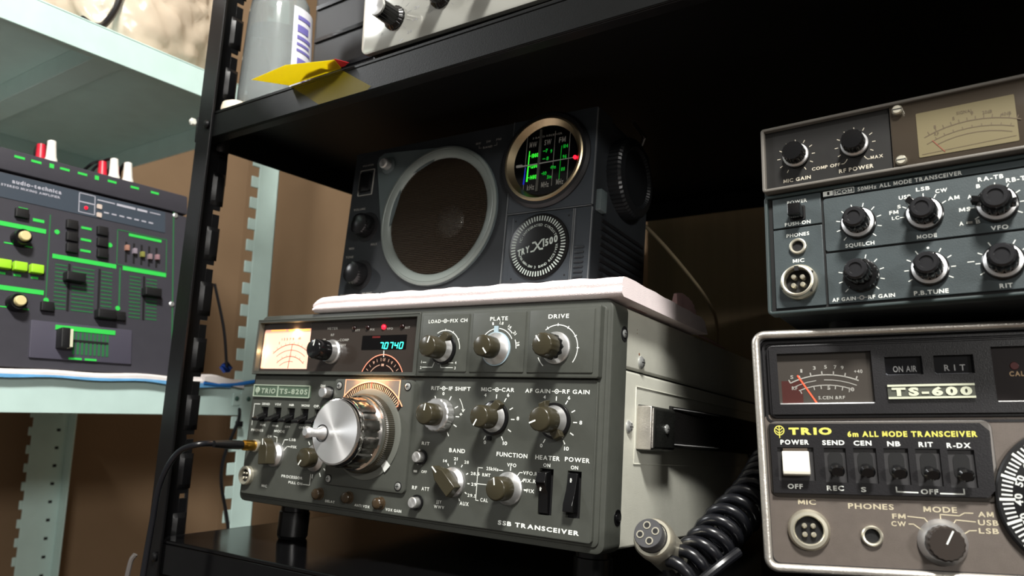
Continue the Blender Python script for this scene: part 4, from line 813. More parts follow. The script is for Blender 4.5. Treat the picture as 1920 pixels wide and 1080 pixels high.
m.arc(cu, cv, 49.4, 49.9, 66, 115, 3.2); m.arc(cu, cv, 45.6, 46, 68, 116, 3.2); m.arc(cu, cv, 42.8, 43.2, 68, 112, 3.2); m.ticks(cu, cv, 50, 51.4, range(68, 114, 4), .35, 3.2); m.ticks(cu, cv, 46, 47, range(70, 114, 5), .3, 3.2)
for s_, u, v, wd in (('SIGNAL', 101, 94, 7), ('5', 96, 91.6, 1), ('9', 104, 92.4, 1.2), ('20dB', 110.4, 91.6, 4), ('40dB', 118, 88.8, 4), ('1', 87.6, 89, 1), ('RF', 88, 85, 2)): m.text(s_, u, v, 1.7, 3.2, wd)
m.strip([(81, 76), (121, 77.4)], .3, 3.2); m.build('meter_scale', mat('meter_ink', (74, 60, 38), .6), mf)
m = MB(); m.strip([(91, 75.6), (86, 82.6)], .4, 3.3); m.build('needle', mat('dark_red_needle', (120, 60, 40), .6), mf)
for v in (102.6, 74.4):
    k = MB().lathe([(2.6, 1.5), (2.6, 5), (2, 5.8)], 71.4, v, 26).build('panel_screw', NICK, ti); MB().box(69.2, 73.6, v-.3, v+.3, 5.4, 5.9).build('screw_slot', HOLE, k)
# controls
RIDG = lambda n, d: (lambda a, r, w_: r*(1-d*max(0, math.cos(n*a))**3))
def iknob(u, v, w0, wt, r, rs, lab, dual=False, lever=None, ringm=SILV):
    k = MB().lathe([(rs, w0), (rs, w0+1.6), (rs-.9, w0+2.2)], u, v, 50).build('rotary_knob_base', BLACKG, ti)
    MB().ring([(rs-.6, w0+1.6), (rs-.8, w0+3), (r, w0+3.6), (r-1, w0+2)], u, v, 50).build('chrome_skirt', ringm, k)
    q = MB().lathe([(r, w0+3.2), (r*.97, wt-3.4), (r*.95, wt-3)], u, v, 96, RIDG(12, .09)).build('rotary_knob', BLACKG, ti, smooth=30, label=lab)
    MB().lathe([(r*.86, wt-3.2), (r*.84, wt-.8), (r*.72, wt), (r*.5, wt), (r*.46, wt-.7), (.3, wt-.7)], u, v, 50).build('knob_top', mat('gloss_black_top', (34, 34, 36), .25), q)
    if dual: MB().lathe([(rs-.2, w0+1.8), (rs-.4, w0+4.8), (rs-1.6, w0+5.2)], u, v, 96, RIDG(14, .05)).build('outer_knob', BLACKG, k)
    if lever is not None:
        for L_, a_ in ((rs+1.4, lever), (rs*.9, lever+180)):
            a = math.radians(a_); M = Matrix.Translation((u, v, 0)) @ Matrix.Rotation(a-PI/2, 4, 'Z'); q2 = MB(); q2.box(-1.7, 1.7, r*.6, L_, w0+2.5, w0+8, M); q2.build('lever', BLACKG, k, bevel=.5)
iknob(48.4, 45.6, -1.2, 12.5, 6.3, 8.6, 'SQUELCH knob'); iknob(79.3, 45.6, -1.2, 12, 6.4, 8.6, 'MODE knob with lever', lever=132); iknob(110, 45.6, -1.2, 13, 6.8, 9, 'VFO knob with lever', lever=168)
iknob(48.2, 17, -1.2, 15.5, 6.2, 8.6, 'AF GAIN and RF GAIN double knob', dual=True); iknob(79.4, 17, -1.2, 13.5, 6.4, 8.6, 'P.B.TUNE knob'); iknob(110, 17, -1.2, 13, 6.6, 8.8, 'RIT knob')
for u in (140.7, 171.4):
    iknob(u, 17, -1.2, 13, 6.6, 8.8, None)
MB().lathe([(18, -1), (18, 12), (16, 14), (4, 14.4)], 192, 36, 60, RIDG(30, .02)).build('main_dial_knob', BLACKG, ti)
for u, v, lab in ((19.2, 89, 'MIC GAIN knob'), (49.6, 89, 'RF POWER knob')):
    k = MB().lathe([(7.2, 1.5), (7.1, 2.6)], u, v, 44).build('rotary_knob_base', BLACKG, ti); MB().ring([(7, 2.4), (6.8, 3.8), (5.8, 4.6), (5.4, 3)], u, v, 44).build('chrome_skirt', SILV, k)
    MB().lathe([(5.9, 4.4), (5.7, 9.6), (5.1, 10.4), (2, 10.6)], u, v, 80, RIDG(16, .05)).build('rotary_knob', BLACKG, ti, smooth=30, label=lab)
MB().rr(14.4, 21, 53, 59.8, -1.2, 7.4, .6, .6).build('power_button', BLACKG, ti); m = MB(); m.frame(13.6, 22, 52.2, 60.4, .9, -1.2, -.6, .8); m.build('button_frame', HOLE, ti)
k = MB().ring([(4.4, -1.2), (4.4, .4), (3.9, .7), (3.1, .6), (2.9, -.6)], 17.4, 37, 40).build('phones_jack', NICK, ti); MB().lathe([(3, -1.2), (3, -.9)], 17.4, 37, 30).build('jack_hole', HOLE, k)
k = MB().ring([(9.6, -1.2), (9.6, 1.4), (8.6, 2.6), (8.4, 4.4), (7.6, 4.8), (7, 4.4), (6.8, 0)], 17.3, 16.7, 60).build('microphone_socket', NICK, ti); MB().lathe([(7, -1.2), (7, -.4)], 17.3, 16.7, 40).build('socket_insert', HOLE, k)
for a in (40, 130, 225, 320):
    MB().lathe([(1.3, -.4), (1.3, 3.2), (.8, 3.8)], 17.3+3.2*math.cos(math.radians(a)), 16.7+3.2*math.sin(math.radians(a)), 16).build('pin', NICK, k)
q = MB(); q.box(16.2, 18.4, 22, 24.6, 3.6, 5); [q.box(17.3+8.6*math.cos(math.radians(a))-.5, 17.3+8.6*math.cos(math.radians(a))+.5, 16.7+8.6*math.sin(math.radians(a))-.7, 16.7+8.6*math.sin(math.radians(a))+.7, 1.5, 3) for a in (30, 200, 320)]; q.build('key_notches', HOLE, k)
m = MB(); Wi = -1.08
for s_, u, v, h, wd in (('POWER', 17.8, 62.2, 2, 10.6), ('PUSH-ON', 17.6, 49.6, 2, 13.6), ('PHONES', 17.4, 43, 2, 12), ('MIC', 17.2, 28.2, 2, 6), ('SQUELCH', 48.3, 33.2, 2, 14), ('MODE', 79.3, 33.2, 2, 8.8), ('VFO', 110, 33, 2.2, 7), ('AF GAIN', 39, 4.6, 2, 11.4), ('RF GAIN', 56.8, 4.6, 2, 12.4), ('P.B.TUNE', 79, 4.4, 2.2, 15), ('RIT', 110, 4.4, 2.2, 5.2),
    ('50MHz ALL MODE TRANSCEIVER', 73, 63.6, 2.2, 48, ), ('ICOM', 42, 63.8, 1.9, 8.6), ('LSB', 79.4, 58.4, 2, 6.2), ('CW', 87.4, 56, 2, 5.2), ('AM', 92.4, 51.2, 2, 5), ('USB', 71, 55.4, 2, 5.6), ('FM', 65.4, 48, 2, 4.2), ('S', 68, 50.8, 1.8, 1.6), ('LC', 66, 45, 1.8, 3.4), ('MS', 96.6, 44.4, 2, 4.8), ('A', 99.2, 50.6, 2, 1.8), ('B', 103.2, 55.4, 2, 1.7), ('RA-TB', 108.6, 58.6, 2.2, 10.6), ('RB-TA', 120, 56, 2.2, 10.6), ('A', 94.6, 37.4, 2, 1.8), ('B', 101.6, 37.4, 2, 1.8), ('=', 98, 37.4, 2, 2.6)): m.text(s_, u, v, h, Wi, wd, .01)
m.box(31.6, 36.6, 63.5, 66.2, Wi, Wi+.02); m.strip([(37.2, 63.4), (47.2, 63.4), (47.2, 66.3), (37.2, 66.3), (37.2, 63.4)], .3, Wi)
for (u, v), ds in (((48.4, 45.6), [165, 195, 227, 135, 106, 75, 45, 15, -15, -45]), ((79.3, 45.6), [90, 60, 30, 150, 180]), ((110, 45.6), [90, 60, 30, 0, -30, 148, 180, 212]), ((48, 17.3), [75, 45, 15, -15, -45, 165, 195, 225]), ((79.3, 17.3), [120, 60, 30, 0, -30, 150, 180, 210]), ((110, 17.3), [118, 60, 30, 152, 180, 210])): m.ticks(u, v, 9.4, 11.1, ds, .45, Wi)
m.lathe([(.6, Wi), (.6, Wi+.02)], 79.3, 28, 12); m.strip([(98.2, 18.6), (95.6, 18.6)], .4, Wi)
m.build('panel_lettering', WHITE, ti)
m = MB(); m.ring([(1.2, Wi), (1.2, Wi+.02), (.7, Wi+.02), (.7, Wi)], 47.6, 5.6, 16); m.strip([(45.4, 5.6), (46.6, 5.6)], .35, Wi); m.strip([(48.6, 5.6), (50, 5.6)], .35, Wi); m.build('icon_marks', DIMW, ti)
m = MB(); m.box(31.9+1.8, 31.9+3, 64, 65.8, Wi+.03, Wi+.05); m.build('logo_mark', HOLE, ti)
m = MB(); Wi = 1.6
for s_, u, v, h, wd in (('MIC GAIN', 19, 74.2, 2.1, 14.6), ('RF POWER', 49.4, 74.4, 2.2, 17), ('COMP OFF', 34.4, 78.6, 1.8, 14.6), ('MAX', 59.8, 79.2, 1.8, 6)): m.text(s_, u, v, h, Wi, wd, .01)
for u, v in ((19, 88.8), (49.6, 89)): m.ticks(u, v, 8.6, 10, [90, 60, 30, 0, -30, -60, 120, 150, 180, 210, 240], .4, Wi)
m.strip([(42.4, 79.4), (43.6, 79.4), (44.8, 80.6)], .35, Wi); m.strip([(54.4, 80.8), (55.4, 79.6), (56.4, 79.6)], .35, Wi)
m.build('panel_lettering', mat('warm_print', (190, 182, 165), .5), ti)

# ------------------------------------------------------------------ 6 m transceiver (TS-600)
BR = mat('taupe_metallic_panel', (98, 90, 84), .42, .25, .05, .25, 3000); BP = mat('black_bezel_plastic', (26, 25, 27), .35, 0, .1, .2, 1500)
t6 = thing('transceiver', 'taupe and black transceiver with chrome rim and yellow lettering, under the blue grey transceiver', 'radio transceiver', (.4247, .0111, .0011), (-.0631, -.0377, .2627), 'radio transceivers on the black rack')
W6, H6 = 272, 123.6
MB().rr(2, W6-2, 2, H6-3, -270, -8, 4).build('case', mat('brown_black_case', (36, 32, 29), .5, 0, .1, .4, 900), t6)
m = MB(); m.frame(-.6, W6, -.6, H6+.6, 4.2, -22, 5, 7, 8, bev=1.6); m.build('chrome_rim', WORNCHROME, t6, smooth=50)
m = MB(); m.frame(2.6, W6-2.6, 2.6, H6-2.8, 1.2, -10, 3, 5); m.build('inner_gasket', BLACKM, t6)
MB().rr(3.4, W6-3.4, 3.4, 79, -8, 0, 3).build('front_panel', BR, t6)
MB().box(3.4, W6-3.4, 75, H6-3.6, -8, -1).build('upper_backing', BP, t6)
HD = [(12, 58.5, 84, 111.5), (64.6, 82, 98.6, 108), (87.2, 105, 98.6, 108), (113, 190, 84, 111.5)]
m = MB(); m.holes(8, W6-8, 79, 114.8, -1, 2.6, HD); m.build('display_bezel', BP, t6)
m = MB(); m.frame(6.6, W6-6.6, 77, 116.4, 1.6, -1, 1.4, 3.4, bev=.4); m.frame(4.6, W6-4.6, 74.6, 118.6, 1.2, -1, .4, 4); m.build('display_bezel_step', BP, t6)
mf = MB().box(12, 58.5, 84, 111.5, -1, -.7).build('meter_face', mat('smoky_meter_face', (62, 58, 54), .2, 0, .1, 0, 100), t6)
MB().box(13.5, 24, 84.5, 97, -.7, -.66).build('red_zone', mat('maroon_zone', (66, 34, 31), .3), mf)
m = MB(); cu, cv = 35.6, 60
m.arc(cu, cv, 39.6, 40.2, 66, 116, -.55, 16); m.arc(cu, cv, 37, 37.4, 97, 117, -.55); m.arc(cu, cv, 37, 37.4, 66, 91, -.55); m.arc(cu, cv, 34.2, 34.7, 68, 113, -.55); m.ticks(cu, cv, 40, 41.6, range(68, 118, 8), .6, -.55); m.ticks(cu, cv, 32.6, 34.4, range(70, 114, 6), .45, -.55)
for s_, u, v, h, wd in (('1', 24, 101.4, 1.9, 1), ('3', 30.6, 102.8, 1.9, 1.4), ('5', 36.2, 103.2, 1.9, 1.4), ('7', 41, 103, 1.9, 1.4), ('9', 44.4, 102.6, 1.9, 1.4), ('+40', 52, 100.4, 1.9, 4), ('S', 19, 98.2, 1.9, 1.5), ('RF', 20, 92.2, 1.9, 2.8), ('5', 37, 92, 2, 1.5), ('10', 48, 91, 2, 2.6), ('S.CEN &RF', 38, 87, 1.7, 13)): m.text(s_, u, v, h, -.55, wd, .01)
m.build('meter_scale', DIMW, mf)
m = MB(); m.strip([(30.6, 85), (22, 99.6)], .8, -.4); m.build('needle', mat('orange_red_needle', (255, 90, 60), .4, emit=.15), mf)
MB().box(12, 58.5, 84, 85, -1, 1.6).build('window_sill', SILV, t6, bevel=.4)
for a, b, s_, sp in ((64.6, 82, 'ON AIR', 11), (87.2, 105, 'R I T', 9.5)):
    k = MB().box(a, b, 98.6, 108, -1, -.6).build('indicator_window', mat('dark_lens', (20, 20, 23), .15), t6); q = MB(); q.text(s_, (a+b)/2+.8, 100.4, 3.2, -.5, sp, 0); q.build('faint_lettering', mat('unlit_print', (165, 165, 165), .5), k)
    q = MB(); q.strip([(a+.6, 99.6), (a+1.4, 98.9), (b-1, 98.9)], .5, -.45); q.build('lens_edge', mat('lens_edge', (110, 112, 118), .3), k)
k = MB().box(113, 190, 84, 111.5, -1, -.7).build('dial_window', mat('dark_dial_window', (44, 40, 40), .15), t6)
q = MB(); q.text('CAL', 123.6, 97, 2.4, -.6, 6.4, .02); q.build('dial_lettering', mat('tan_print', (180, 150, 110), .5), k); MB().lathe([(2, -.7), (1.8, -.3)], 123, 102, 20).build('unlit_lamp', mat('unlit_red', (80, 14, 12), .3), k)
MB().box(113.4, 190, 84, 84.8, -1, 1.8).build('window_sill', SILV, k, bevel=.3)
k = MB().rr(64.6, 103.8, 86.2, 93.6, 2.6, 3.6, .3).build('model_badge', mat('badge_grey_metal', (84, 86, 78), .45, .6), t6, label='metal name badge with cream raised letters')
q = MB(); q.box(64.6, 103.8, 92.4, 93.4, 3.6, 4.3); q.box(64.6, 103.8, 86.2, 87.2, 3.6, 4.3); q.text('TS-600', 84.4, 87.9, 3.9, 4.2, 36, .045); q.build('raised_lettering', mat('cream_metal', (205, 208, 185), .35, .2), k)
# switch panel
HW = [(9.2, 27, 45, 61.8), (32, 42.4, 44.4, 61.6), (46, 56.6, 44.2, 61.6), (60, 71.2, 43.8, 61.6), (74.4, 85.4, 43.4, 61.4), (88.6, 100.2, 43, 61)]
m = MB(); m.holes(6, 104, 38.6, 74, 0, 3, HW); P = [(104, 38.6), (107.2, 42), (108, 70), (104, 74)]; m.loft([[(u, v, 0) for u, v in P], [(u, v, 3) for u, v in P]]); m.build('switch_panel', BP, t6)
MB().rr(4.8, 109.6, 36.4, 75.4, 0, .9, 4, .4).build('switch_panel_border', mat('grey_border', (70, 66, 62), .35, .3), t6)
for a, b, c, d in HW: MB().box(a, b, c, d, .9, 1.2).build('switch_well', mat('charcoal_well', (44, 43, 44), .5), t6)
q = MB(); q.loft([[(11.4, y, z) for y, z in ((59.6, 1), (60, 4.6), (53.6, 6.4), (50, 9.4), (48, 9.2), (47.2, 1))], [(24.6, y, z) for y, z in ((59.6, 1), (60, 4.6), (53.6, 6.4), (50, 9.4), (48, 9.2), (47.2, 1))]]); q.build('power_switch', mat('ivory_plastic', (205, 202, 190), .35), t6, bevel=.5, label='white POWER rocker switch')
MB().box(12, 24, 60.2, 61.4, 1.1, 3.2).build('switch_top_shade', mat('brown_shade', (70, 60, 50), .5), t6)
for a, b, c, d in HW[1:]:
    um = (a+b)/2; q = MB(); q.rr(um-3.6, um+3.6, c+3.6, d-1.6, 1.25, 1.5, 3.4); q.build('switch_slot', HOLE, t6)
    M = axisM(Vector((um, c+8.2, 1.4)), (0, -.30, .95)); q = MB(); q.lathe([(2, 0), (2.2, 4), (3.4, 6), (3.6, 8.6), (2.6, 9.8)], 0, 0, 24, lambda a_, r, w_: r*(1 if abs(math.cos(a_)) > .6 else .86), M=M); q.build('toggle_lever', BLACKG, t6)
m = MB(); Wp = 3.1
for s_, u, v, wd in (('POWER', 18, 63.4, 14), ('SEND', 36.8, 63.2, 10.6), ('CEN', 50.6, 63, 8.4), ('NB', 65, 62.7, 6), ('RIT', 79.4, 62.4, 6.4), ('R-DX', 93.8, 62, 10.4), ('OFF', 16.8, 40.9, 7.4), ('REC', 36, 40.4, 8), ('S', 49.2, 40, 2.4), ('OFF', 78.8, 39.6, 7.6)): m.text(s_, u, v, 2.4, Wp, wd, .02)
m.strip([(64.2, 42.6), (64.2, 40.4), (73.6, 40.2)], .6, Wp); m.strip([(83.6, 40), (93.8, 39.9), (93.8, 42.2)], .6, Wp); m.build('white_lettering', WHITE, t6)
m = MB(); m.text('TRIO', 26, 68.6, 3.4, Wp, 21, .045); m.text('6m ALL MODE TRANSCEIVER', 73.2, 67.4, 2.7, Wp, 58.6, .03)
m.ring([(2.6, Wp), (2.6, Wp+.03), (2.1, Wp+.03), (2.1, Wp)], 10.8, 70.6, 26); m.strip([(10.8, 66.8), (10.8, 73)], .45, Wp)
for s_ in (-1, 1): m.strip([(10.8, 69), (10.8+s_*1.7, 70.4)], .4, Wp); m.strip([(10.8, 70.6), (10.8+s_*1.7, 72)], .4, Wp)
m.build('yellow_lettering', YELL, t6)
m = MB(); TN = mat('tan_panel_print', (185, 175, 150), .5); Wq = .12
for s_, u, v, h, wd in (('MIC', 22, 33, 2.6, 8.6), ('PHONES', 52, 31.6, 2.7, 21), ('MODE', 83, 31, 2.7, 14.6), ('FM', 64.4, 27.4, 2.4, 6), ('CW', 64, 23.8, 2.4, 6.6), ('AM', 102.4, 29.4, 2.5, 6.6), ('USB', 103, 25.6, 2.5, 8.6), ('LSB', 102.8, 21.8, 2.5, 8.4)): m.text(s_, u, v, h, Wq, wd, .01)
for pts in ([(68.4, 28.6), (75.6, 28), (77.2, 26)], [(68.6, 25), (70.6, 25), (73.2, 23)], [(82.8, 26.6), (82.8, 30), (91, 29.6), (93.4, 31), (97, 31)], [(88, 25.6), (89.4, 27.6), (97.6, 27)], [(92, 21), (94.6, 22.8), (97.6, 23)]): m.strip(pts, .5, Wq)
m.build('tan_lettering', TN, t6)
k = MB().ring([(10.3, 0), (10.2, 1.4), (9, 3.4), (7.4, 3.6), (6.9, 3), (6.7, 0)], 22, 20.4, 60).build('microphone_socket', NICK, t6); MB().lathe([(7, 0), (7, .6)], 22, 20.4, 40).build('socket_insert', HOLE, k)
for a in (45, 135, 225, 315): MB().lathe([(1.3, .6), (1.3, 2.4), (.7, 3.2)], 22+3*math.cos(math.radians(a)), 20.4+3*math.sin(math.radians(a)), 16).build('pin', NICK, k)
k = MB().ring([(5, 0), (5, 1.8), (4.4, 2.4), (3.6, 2.2), (3.4, 0)], 51.4, 18.7, 44).build('phones_jack', NICK, t6); MB().lathe([(3.5, 0), (3.5, .3)], 51.4, 18.7, 30).build('jack_hole', HOLE, k)
k = MB().lathe([(8.4, 3.4), (8, 11), (7.2, 12)], 82.4, 17, 120, lambda a, r, w_: r*(1+.022*math.cos(18*a))).build('mode_knob', mat('dark_bronze_knob', (48, 42, 38), .32), t6, smooth=30); MB().ring([(10.9, 0), (10.9, 1.6), (8.6, 5.4), (7.6, 5.4), (7.6, 0)], 82.4, 17, 60).build('skirt', SILV, k)
q = MB(); q.ticks(82.4, 17, .3, 6.6, [62], .8, 12.1); q.build('index_line', WHITE, k)
DC = (141.3, 38)
k = MB().lathe([(34.4, 0), (34.4, 3), (33.6, 3.6)], DC[0], DC[1], 90).build('tuning_dial', mat('dial_ring_black', (22, 22, 23), .35), t6)
q = MB(); q.ticks(DC[0], DC[1], 27.8, 31.8, [d for d in range(0, 360, 4)], .8, 3.75); q.ticks(DC[0], DC[1], 27, 32.6, [d for d in range(0, 360, 20)], 1.3, 3.77)
for i in range(18): 
    a = 180-20*(i-4)+0; ra = math.radians(a); q.text(str(10*i if i else '0'), DC[0]+23.6*math.cos(ra), DC[1]+23.6*math.sin(ra), 3.2, 3.75, None, .02, a-90)
q.build('dial_scale', WHITE, k)
MB().lathe([(19, 3.6), (18.6, 20), (17, 22), (3, 22.4)], DC[0], DC[1], 100, RIDG(30, .015)).build('tuning_knob', BLACKG, k)
for u, d in ((30, 30), (242, 30), (30, 250), (242, 250)): foot(t6, u, d, 8, RUB, v0=2.5, collar=False)
# feet of the upper radio down to the lower radio's lid
bpy.context.view_layer.update()
for u, d in ((30, 40), (205, 40), (30, 250), (205, 250)):
    q = MB(); p = ti.matrix_world @ Vector((u/1000, d/1000, .001)); nn = t6.matrix_world.to_3x3() @ Vector((0, 0, 1)); top = t6.matrix_world @ Vector((0, 0, (H6-3)/1000)); h = (p-top).dot(nn)*1000
    q.lathe([(7.5, 0), (7.5, max(h*.9, .5)), (6.5, max(h, .8))], 0, 0, 26, M=axisM(Vector((u, 1.2, -d)), (0, -1, 0))); q.build('foot', RUB, ti)

# ------------------------------------------------------------------ aluminium faced tuner on the upper shelf
at = thing('antenna_tuner', 'silver faced box with black pointer knobs standing on the upper black shelf', 'antenna tuner', (.1345, -.022, .3440), (0, 0, .02))
MB().rr(2, 238, 2, 98, -75, -2, 4).build('case', mat('dark_tuner_case', (22, 22, 24), .5), at)
ALF = mat('silver_tuner_face', (186, 186, 178), .1, .45)
MB().rr(0, 240, 0, 100, -4, 0, 7, 1, 8).build('front_panel', ALF, at)
MB().rr(6, 234, -8, 3, -74, -8, 2).build('under_tray', mat('dark_tuner_tray', (16, 15, 15), .4), at)
for u, v in ((34, 22), (78, 27), (122, 27)):
    k = MB().lathe([(9.6, 0), (9.4, 2), (7.4, 4), (7.2, 19)], u, v, 96, RIDG(16, .05)).build('pointer_knob', BLACKG, at, smooth=30); MB().lathe([(7.2, 18.8), (7, 20.4), (6.2, 20.8)], u, v, 40).build('aluminium_cap', SPIN, k)
m = MB()
for k_ in range(6):
    a = math.radians(60-k_*26); m.strip([(34+12*math.cos(a), 22+12*math.sin(a)), (34+16*math.cos(a), 22+16*math.sin(a))], .3, .1); m.text(('50', '24', '21', '14', '28', '7')[k_], 34+21*math.cos(a), 21+21*math.sin(a), 2.2, .1, 4.6)
m.ticks(78, 27, 12, 14.6, range(-40, 230, 24), .3, .1); m.text('TX', 20, 12, 2.2, .1, 5); m.build('panel_lettering', mat('faint_grey_print', (130, 130, 130), .5), at)
for u, d in ((22, 20), (218, 20), (22, 62), (218, 62)): MB().lathe([(7, -0), (7, 4.6)], 0, 0, 24, M=axisM(Vector((u, -8, -d)), (0, -1, 0))).build('foot', RUB, at)

bc = thing('dark_filler_case', 'ribbed black case added to fill the dark area between the bottle and the silver faced box', 'case', (.05, .145, .3312))  # made-up black box filling the dark gap behind the bottle
m = MB(True); m.rr(-.078, .10, -.085, .085, 0, .22, .006, .004); m.build('case_body', BLACKM, bc)
m = MB(True)
for k in range(5): m.box(-.07, .094, -.0865, -.0845, .03+k*.035, .034+k*.035)
m.build('ribs', BLACKG, bc)

# ------------------------------------------------------------------ clear bottle, cap, film tag on the upper shelf
CLR = mat('clear_plastic', (205, 212, 212), .04, trans=.78, ior=1.4, coat=.6)
bo = thing('plastic_bottle', 'clear plastic bottle with a purple and white label at the left of the upper shelf', 'bottle', (-.013, .012, .3313))
m = MB(True); m.lathe([(.028, 0), (.031, .003), (.0315, .02), (.030, .06), (.028, .10), (.026, .115), (.019, .128), (.012, .134), (.0115, .15)], 0, 0, 56, cap1=False)
m.lathe([(.0108, .15), (.0112, .134), (.018, .1272), (.025, .1145), (.027, .10), (.029, .06), (.0303, .02), (.029, .005), (.02, .0035)], 0, 0, 56, cap0=False); m.build('bottle_body', CLR, bo, smooth=60)
m = MB(True); m.lathe([(.0285, .0045), (.0295, .02), (.028, .06), (.0265, .085), (.001, .085)], 0, 0, 48); m.build('liquid', mat('pale_liquid', (190, 200, 202), .1, trans=.7, ior=1.33), bo, smooth=60)
def wrap(mm, a0, a1, zs, off=.0004, n=14):
    V = []; F = []; k = len(zs)
    for i in range(n+1):
        a = math.radians(a0+(a1-a0)*i/n)
        for z in zs: r = .0318-.038*max(0, z-.02)**1.05+off; V.append((r*math.cos(a), r*math.sin(a), z))
    for i in range(n):
        for j in range(k-1): F.append((i*k+j, (i+1)*k+j, (i+1)*k+j+1, i*k+j+1))
    mm.add(V, F)
m = MB(True); wrap(m, -14, 62, (.022, .05, .075, .104)); lb = m.build('label', mat('white_label', (214, 214, 222), .4), bo, label='white paper label')
m = MB(True)
for z0, z1, a0, a1 in ((.092, .096, -6, 26), (.080, .087, -6, 20), (.073, .0765, -6, 28), (.067, .0695, -6, 24), (.061, .0635, -6, 28), (.046, .055, -4, 18), (.040, .0425, -6, 28), (.034, .0365, -6, 22)): wrap(m, a0, a1, (z0, z1), .0008, 6)
m.build('label_print', mat('purple_print', (110, 104, 170), .5), lb)
m = MB(True); m.lathe([(.0125, .146), (.0135, .148), (.013, .165), (.011, .168)], 0, 0, 40); m.build('cap', mat('white_cap', (220, 220, 216), .4), bo)
tag(MB(True).lathe([(.0125, 0), (.0125, .003), (.0115, .0075), (.007, .0098), (.001, .0104)], 0, 0, 36).build('bottle_cap', mat('cream_cap', (226, 212, 190), .4), None), 'small round cream cap lying at the foot of the clear bottle on the shelf edge', 'cap')
cp = bpy.data.objects['bottle_cap']; cp.location = (-.022, -.020, .3312)
film = thing('film_tag', 'translucent yellow film tag with a red corner taped over the edge of the upper shelf', 'tag', (.11, -.034, .32))
YF = mat('yellow_film', (120, 106, 14), .5, alpha=.2, spec=.1); YF2 = mat('yellow_film_raised', (226, 214, 62), .35, alpha=.93)
for m_ in (YF2,):
    nt = m_.node_tree; b = nt.nodes['Principled BSDF']; out = nt.nodes['Material Output']; tl = nt.nodes.new('ShaderNodeBsdfTranslucent'); tl.inputs[0].default_value = RGB(240, 225, 50); ms = nt.nodes.new('ShaderNodeMixShader'); ms.inputs[0].default_value = .6
    nt.links.new(b.outputs[0], ms.inputs[1]); nt.links.new(tl.outputs[0], ms.inputs[2]); nt.links.new(ms.outputs[0], out.inputs['Surface'])
def sheet(pts, t, m_, nm, par, sub=None):
    q = MB(True); P = [Vector(p)-Vector(film.location) for p in pts]; nrm = (P[1]-P[0]).cross(P[2]-P[0]).normalized()*t; q.loft([[tuple(p) for p in P], [tuple(p+nrm) for p in P]]); return q.build(nm, m_, par, label=sub)
sheet([(.067, -.0334, .3315), (.125, -.0334, .3315), (.160, -.0334, .3095), (.156, -.0334, .3075), (.104, -.0334, .3075)], -.0002, YF, 'folded_film', film)
sheet([(.067, -.0336, .3316), (.127, -.0336, .3316), (.1285, -.042, .3345), (.088, -.055, .3350), (.046, -.054, .3335)], .0003, YF2, 'raised_film', film, 'bright yellow part sticking out')
sheet([(.113, -.0343, .3322), (.131, -.0337, .3322), (.136, -.0345, .3335), (.129, -.0422, .3350), (.121, -.0420, .3350)], .0003, mat('red_film', (225, 50, 60), .35), 'red_corner', film)
sheet([(.082, -.0350, .3322), (.118, -.0350, .3322), (.112, -.041, .3333), (.096, -.0405, .3333)], .0002, mat('orange_film', (200, 130, 30), .35, alpha=.9), 'orange_mark', film)

# ------------------------------------------------------------------ cables
def coil(name, path, R_, r, turns, lab, cat):
    P = spline(path, 40); m_ = MB(True); pts = []; n = len(P); N = turns*18
    tot = [0]
    for a, b in zip(P[:-1], P[1:]): tot.append(tot[-1]+(Vector(b)-Vector(a)).length)
    j = 0; prev = Vector((0, 0, 1))
    for i in range(N+1):
        s_ = tot[-1]*i/N
        while j < n-2 and tot[j+1] < s_: j += 1
        f = (s_-tot[j])/max(tot[j+1]-tot[j], 1e-9); a, b = Vector(P[j]), Vector(P[j+1]); c = a.lerp(b, f); t = (b-a).normalized()
        x = (prev-t*prev.dot(t)).normalized(); prev = x; y = t.cross(x); an = 2*PI*i/18
        pts.append(tuple(c+x*R_*math.cos(an)+y*R_*math.sin(an)))
    m_.tube(pts, r, 10); return tag(m_.build(name, CORDM, None, smooth=60), lab, cat, 'coiled microphone cords')
coil('coiled_cord', [(.383, -.012, -.006), (.390, .010, .003), (.3945, .035, .016), (.401, .070, .032), (.4, .11, .048)], .0105, .0033, 12, 'thick black coiled microphone cord rising between the two transceivers', 'cord')
coil('coiled_cord', [(.345, -.024, -.0215), (.362, -.022, -.0215), (.382, -.020, -.0215), (.400, -.014, -.0215)], .0084, .0028, 9, 'dusty black coiled cord lying along the shelf below the round plug', 'cord')
tag(MB(True).tube(spline([(.384, -.03, -.028), (.388, -.024, -.018), (.398, -.018, -.006), (.408, -.01, .004), (.414, .0, .010)], 8), .0026, 10).build('straight_cord', CORDM, None), 'straight black cord slanting up beside the chrome rim of the lower right transceiver', 'cord')
pg = thing('microphone_plug', 'round four hole microphone plug with a nickel ring resting between the transceivers', 'plug', (.3755, -.016, .0125))
d = (Vector((.5468, -.4033, .0786))-Vector((.3755, -.016, .0125))).normalized(); d = (d+Vector((.8241, .5658, .0282))*-.42+Vector((.0672, -.1471, .9868))*.42).normalized(); Mp = axisM(Vector((0, 0, 0)), (d.x, d.y, d.z)) @ Matrix.Scale(1.25, 4)
m = MB(True); m.ring([(.0086, 0), (.0086, .004), (.0078, .0055), (.0066, .0055), (.0064, 0)], 0, 0, 44, M=Mp); m.lathe([(.0078, -.020), (.008, -.002), (.0074, .0005)], 0, 0, 40, M=Mp); m.build('coupling_ring', NICK, pg)
m = MB(True); m.lathe([(.0062, 0), (.0062, .0105), (.0059, .011)], 0, 0, 40, M=Mp); m.build('plug_face', mat('grey_insulator', (58, 58, 60), .5), pg)
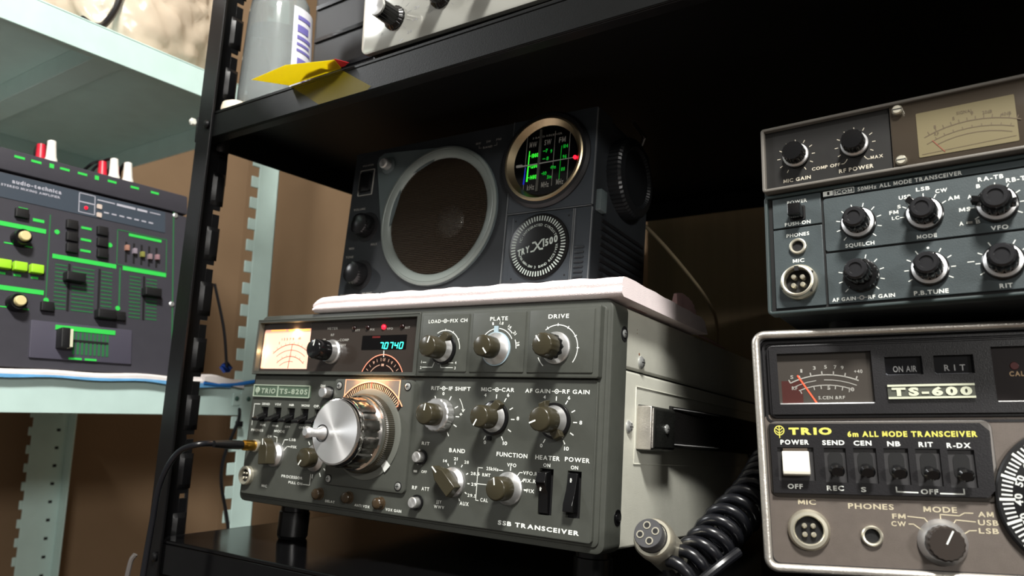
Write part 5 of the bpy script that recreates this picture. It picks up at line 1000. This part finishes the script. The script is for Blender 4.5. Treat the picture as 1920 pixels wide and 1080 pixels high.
for a in (20, 105, 195, 290):
    x, y = .0033*math.cos(math.radians(a)), .0033*math.sin(math.radians(a)); q = MB(True); q.ring([(.0016, .0109), (.0016, .0113), (.0011, .0113), (.0011, .0109)], x, y, 18, M=Mp); k = q.build('contact', NICK, pg); q = MB(True); q.lathe([(.00115, .0108), (.00115, .01135)], x, y, 14, M=Mp); q.build('contact_hole', HOLE, k)
m = MB(True); m.lathe([(.0045, -.034), (.0058, -.030), (.0064, -.019)], 0, 0, 30, M=Mp); m.build('strain_relief', RUB, pg)
hp = thing('headphone_cable', 'black headphone cable with a gold plug hanging down past the black rack post', 'cable', (.019, -.004, .0445))
o0 = Vector(hp.location)
def hpt(*P): return [tuple(Vector(p)-o0) for p in P]
u_, v_, w_ = 19, 44.5, 0
def w8(u, v, w_): 
    return tuple((t8.matrix_world @ Vector((u/1000, -w_/1000, v/1000)))-o0)
bpy.context.view_layer.update()
dirn = Vector(w8(19, 44.5, 30))-Vector(w8(19, 44.5, 4))
m = MB(True); m.lathe([(.0036, 0), (.0042, .001), (.0042, .010), (.0034, .012)], 0, 0, 30, M=axisM(Vector(w8(19, 44.5, 6)), tuple(dirn))); m.build('gold_barrel', BRASS, hp)
m = MB(True); m.lathe([(.0032, 0), (.0036, .003), (.0034, .014), (.0026, .026)], 0, 0, 30, M=axisM(Vector(w8(19, 44.5, 18)), tuple(dirn))); m.build('plug_sleeve', RUB, hp)
e = Vector(w8(19, 44.5, 44))+o0
m = MB(True); m.tube([tuple(Vector(p)-o0) for p in spline([tuple(e-Vector((.002, -.008, 0))), (e.x-.006, e.y-.010, e.z-.0005), (e.x-.022, e.y-.016, e.z-.008), (e.x-.034, e.y-.02, e.z-.03), (e.x-.040, e.y-.02, e.z-.062), (e.x-.045, e.y-.02, e.z-.10), (e.x-.05, e.y-.02, e.z-.16)], 12)], .0023, 12); m.build('cable', CORDM, hp)
# pale cord hanging behind
tag(MB(True).tube(spline([(.232, .158, .268), (.262, .19, .252), (.283, .25, .215), (.285, .33, .18), (.268, .385, .145), (.262, .412, .105)], 10), .0017, 8).build('pale_cord', mat('beige_cord', (165, 150, 122), .6), None), 'thin pale cord arching down behind the radios toward the back wall', 'cord')
tag(MB(True).tube(spline([(-.085, -.040, -.16), (-.0815, -.042, -.085), (-.0775, -.042, -.055), (-.0745, -.040, -.047)], 8), .002, 8).build('thin_cable', mat('grey_cable', (88, 84, 82), .5), None), 'thin grey cable clipped at the lower left of the black post', 'cable')
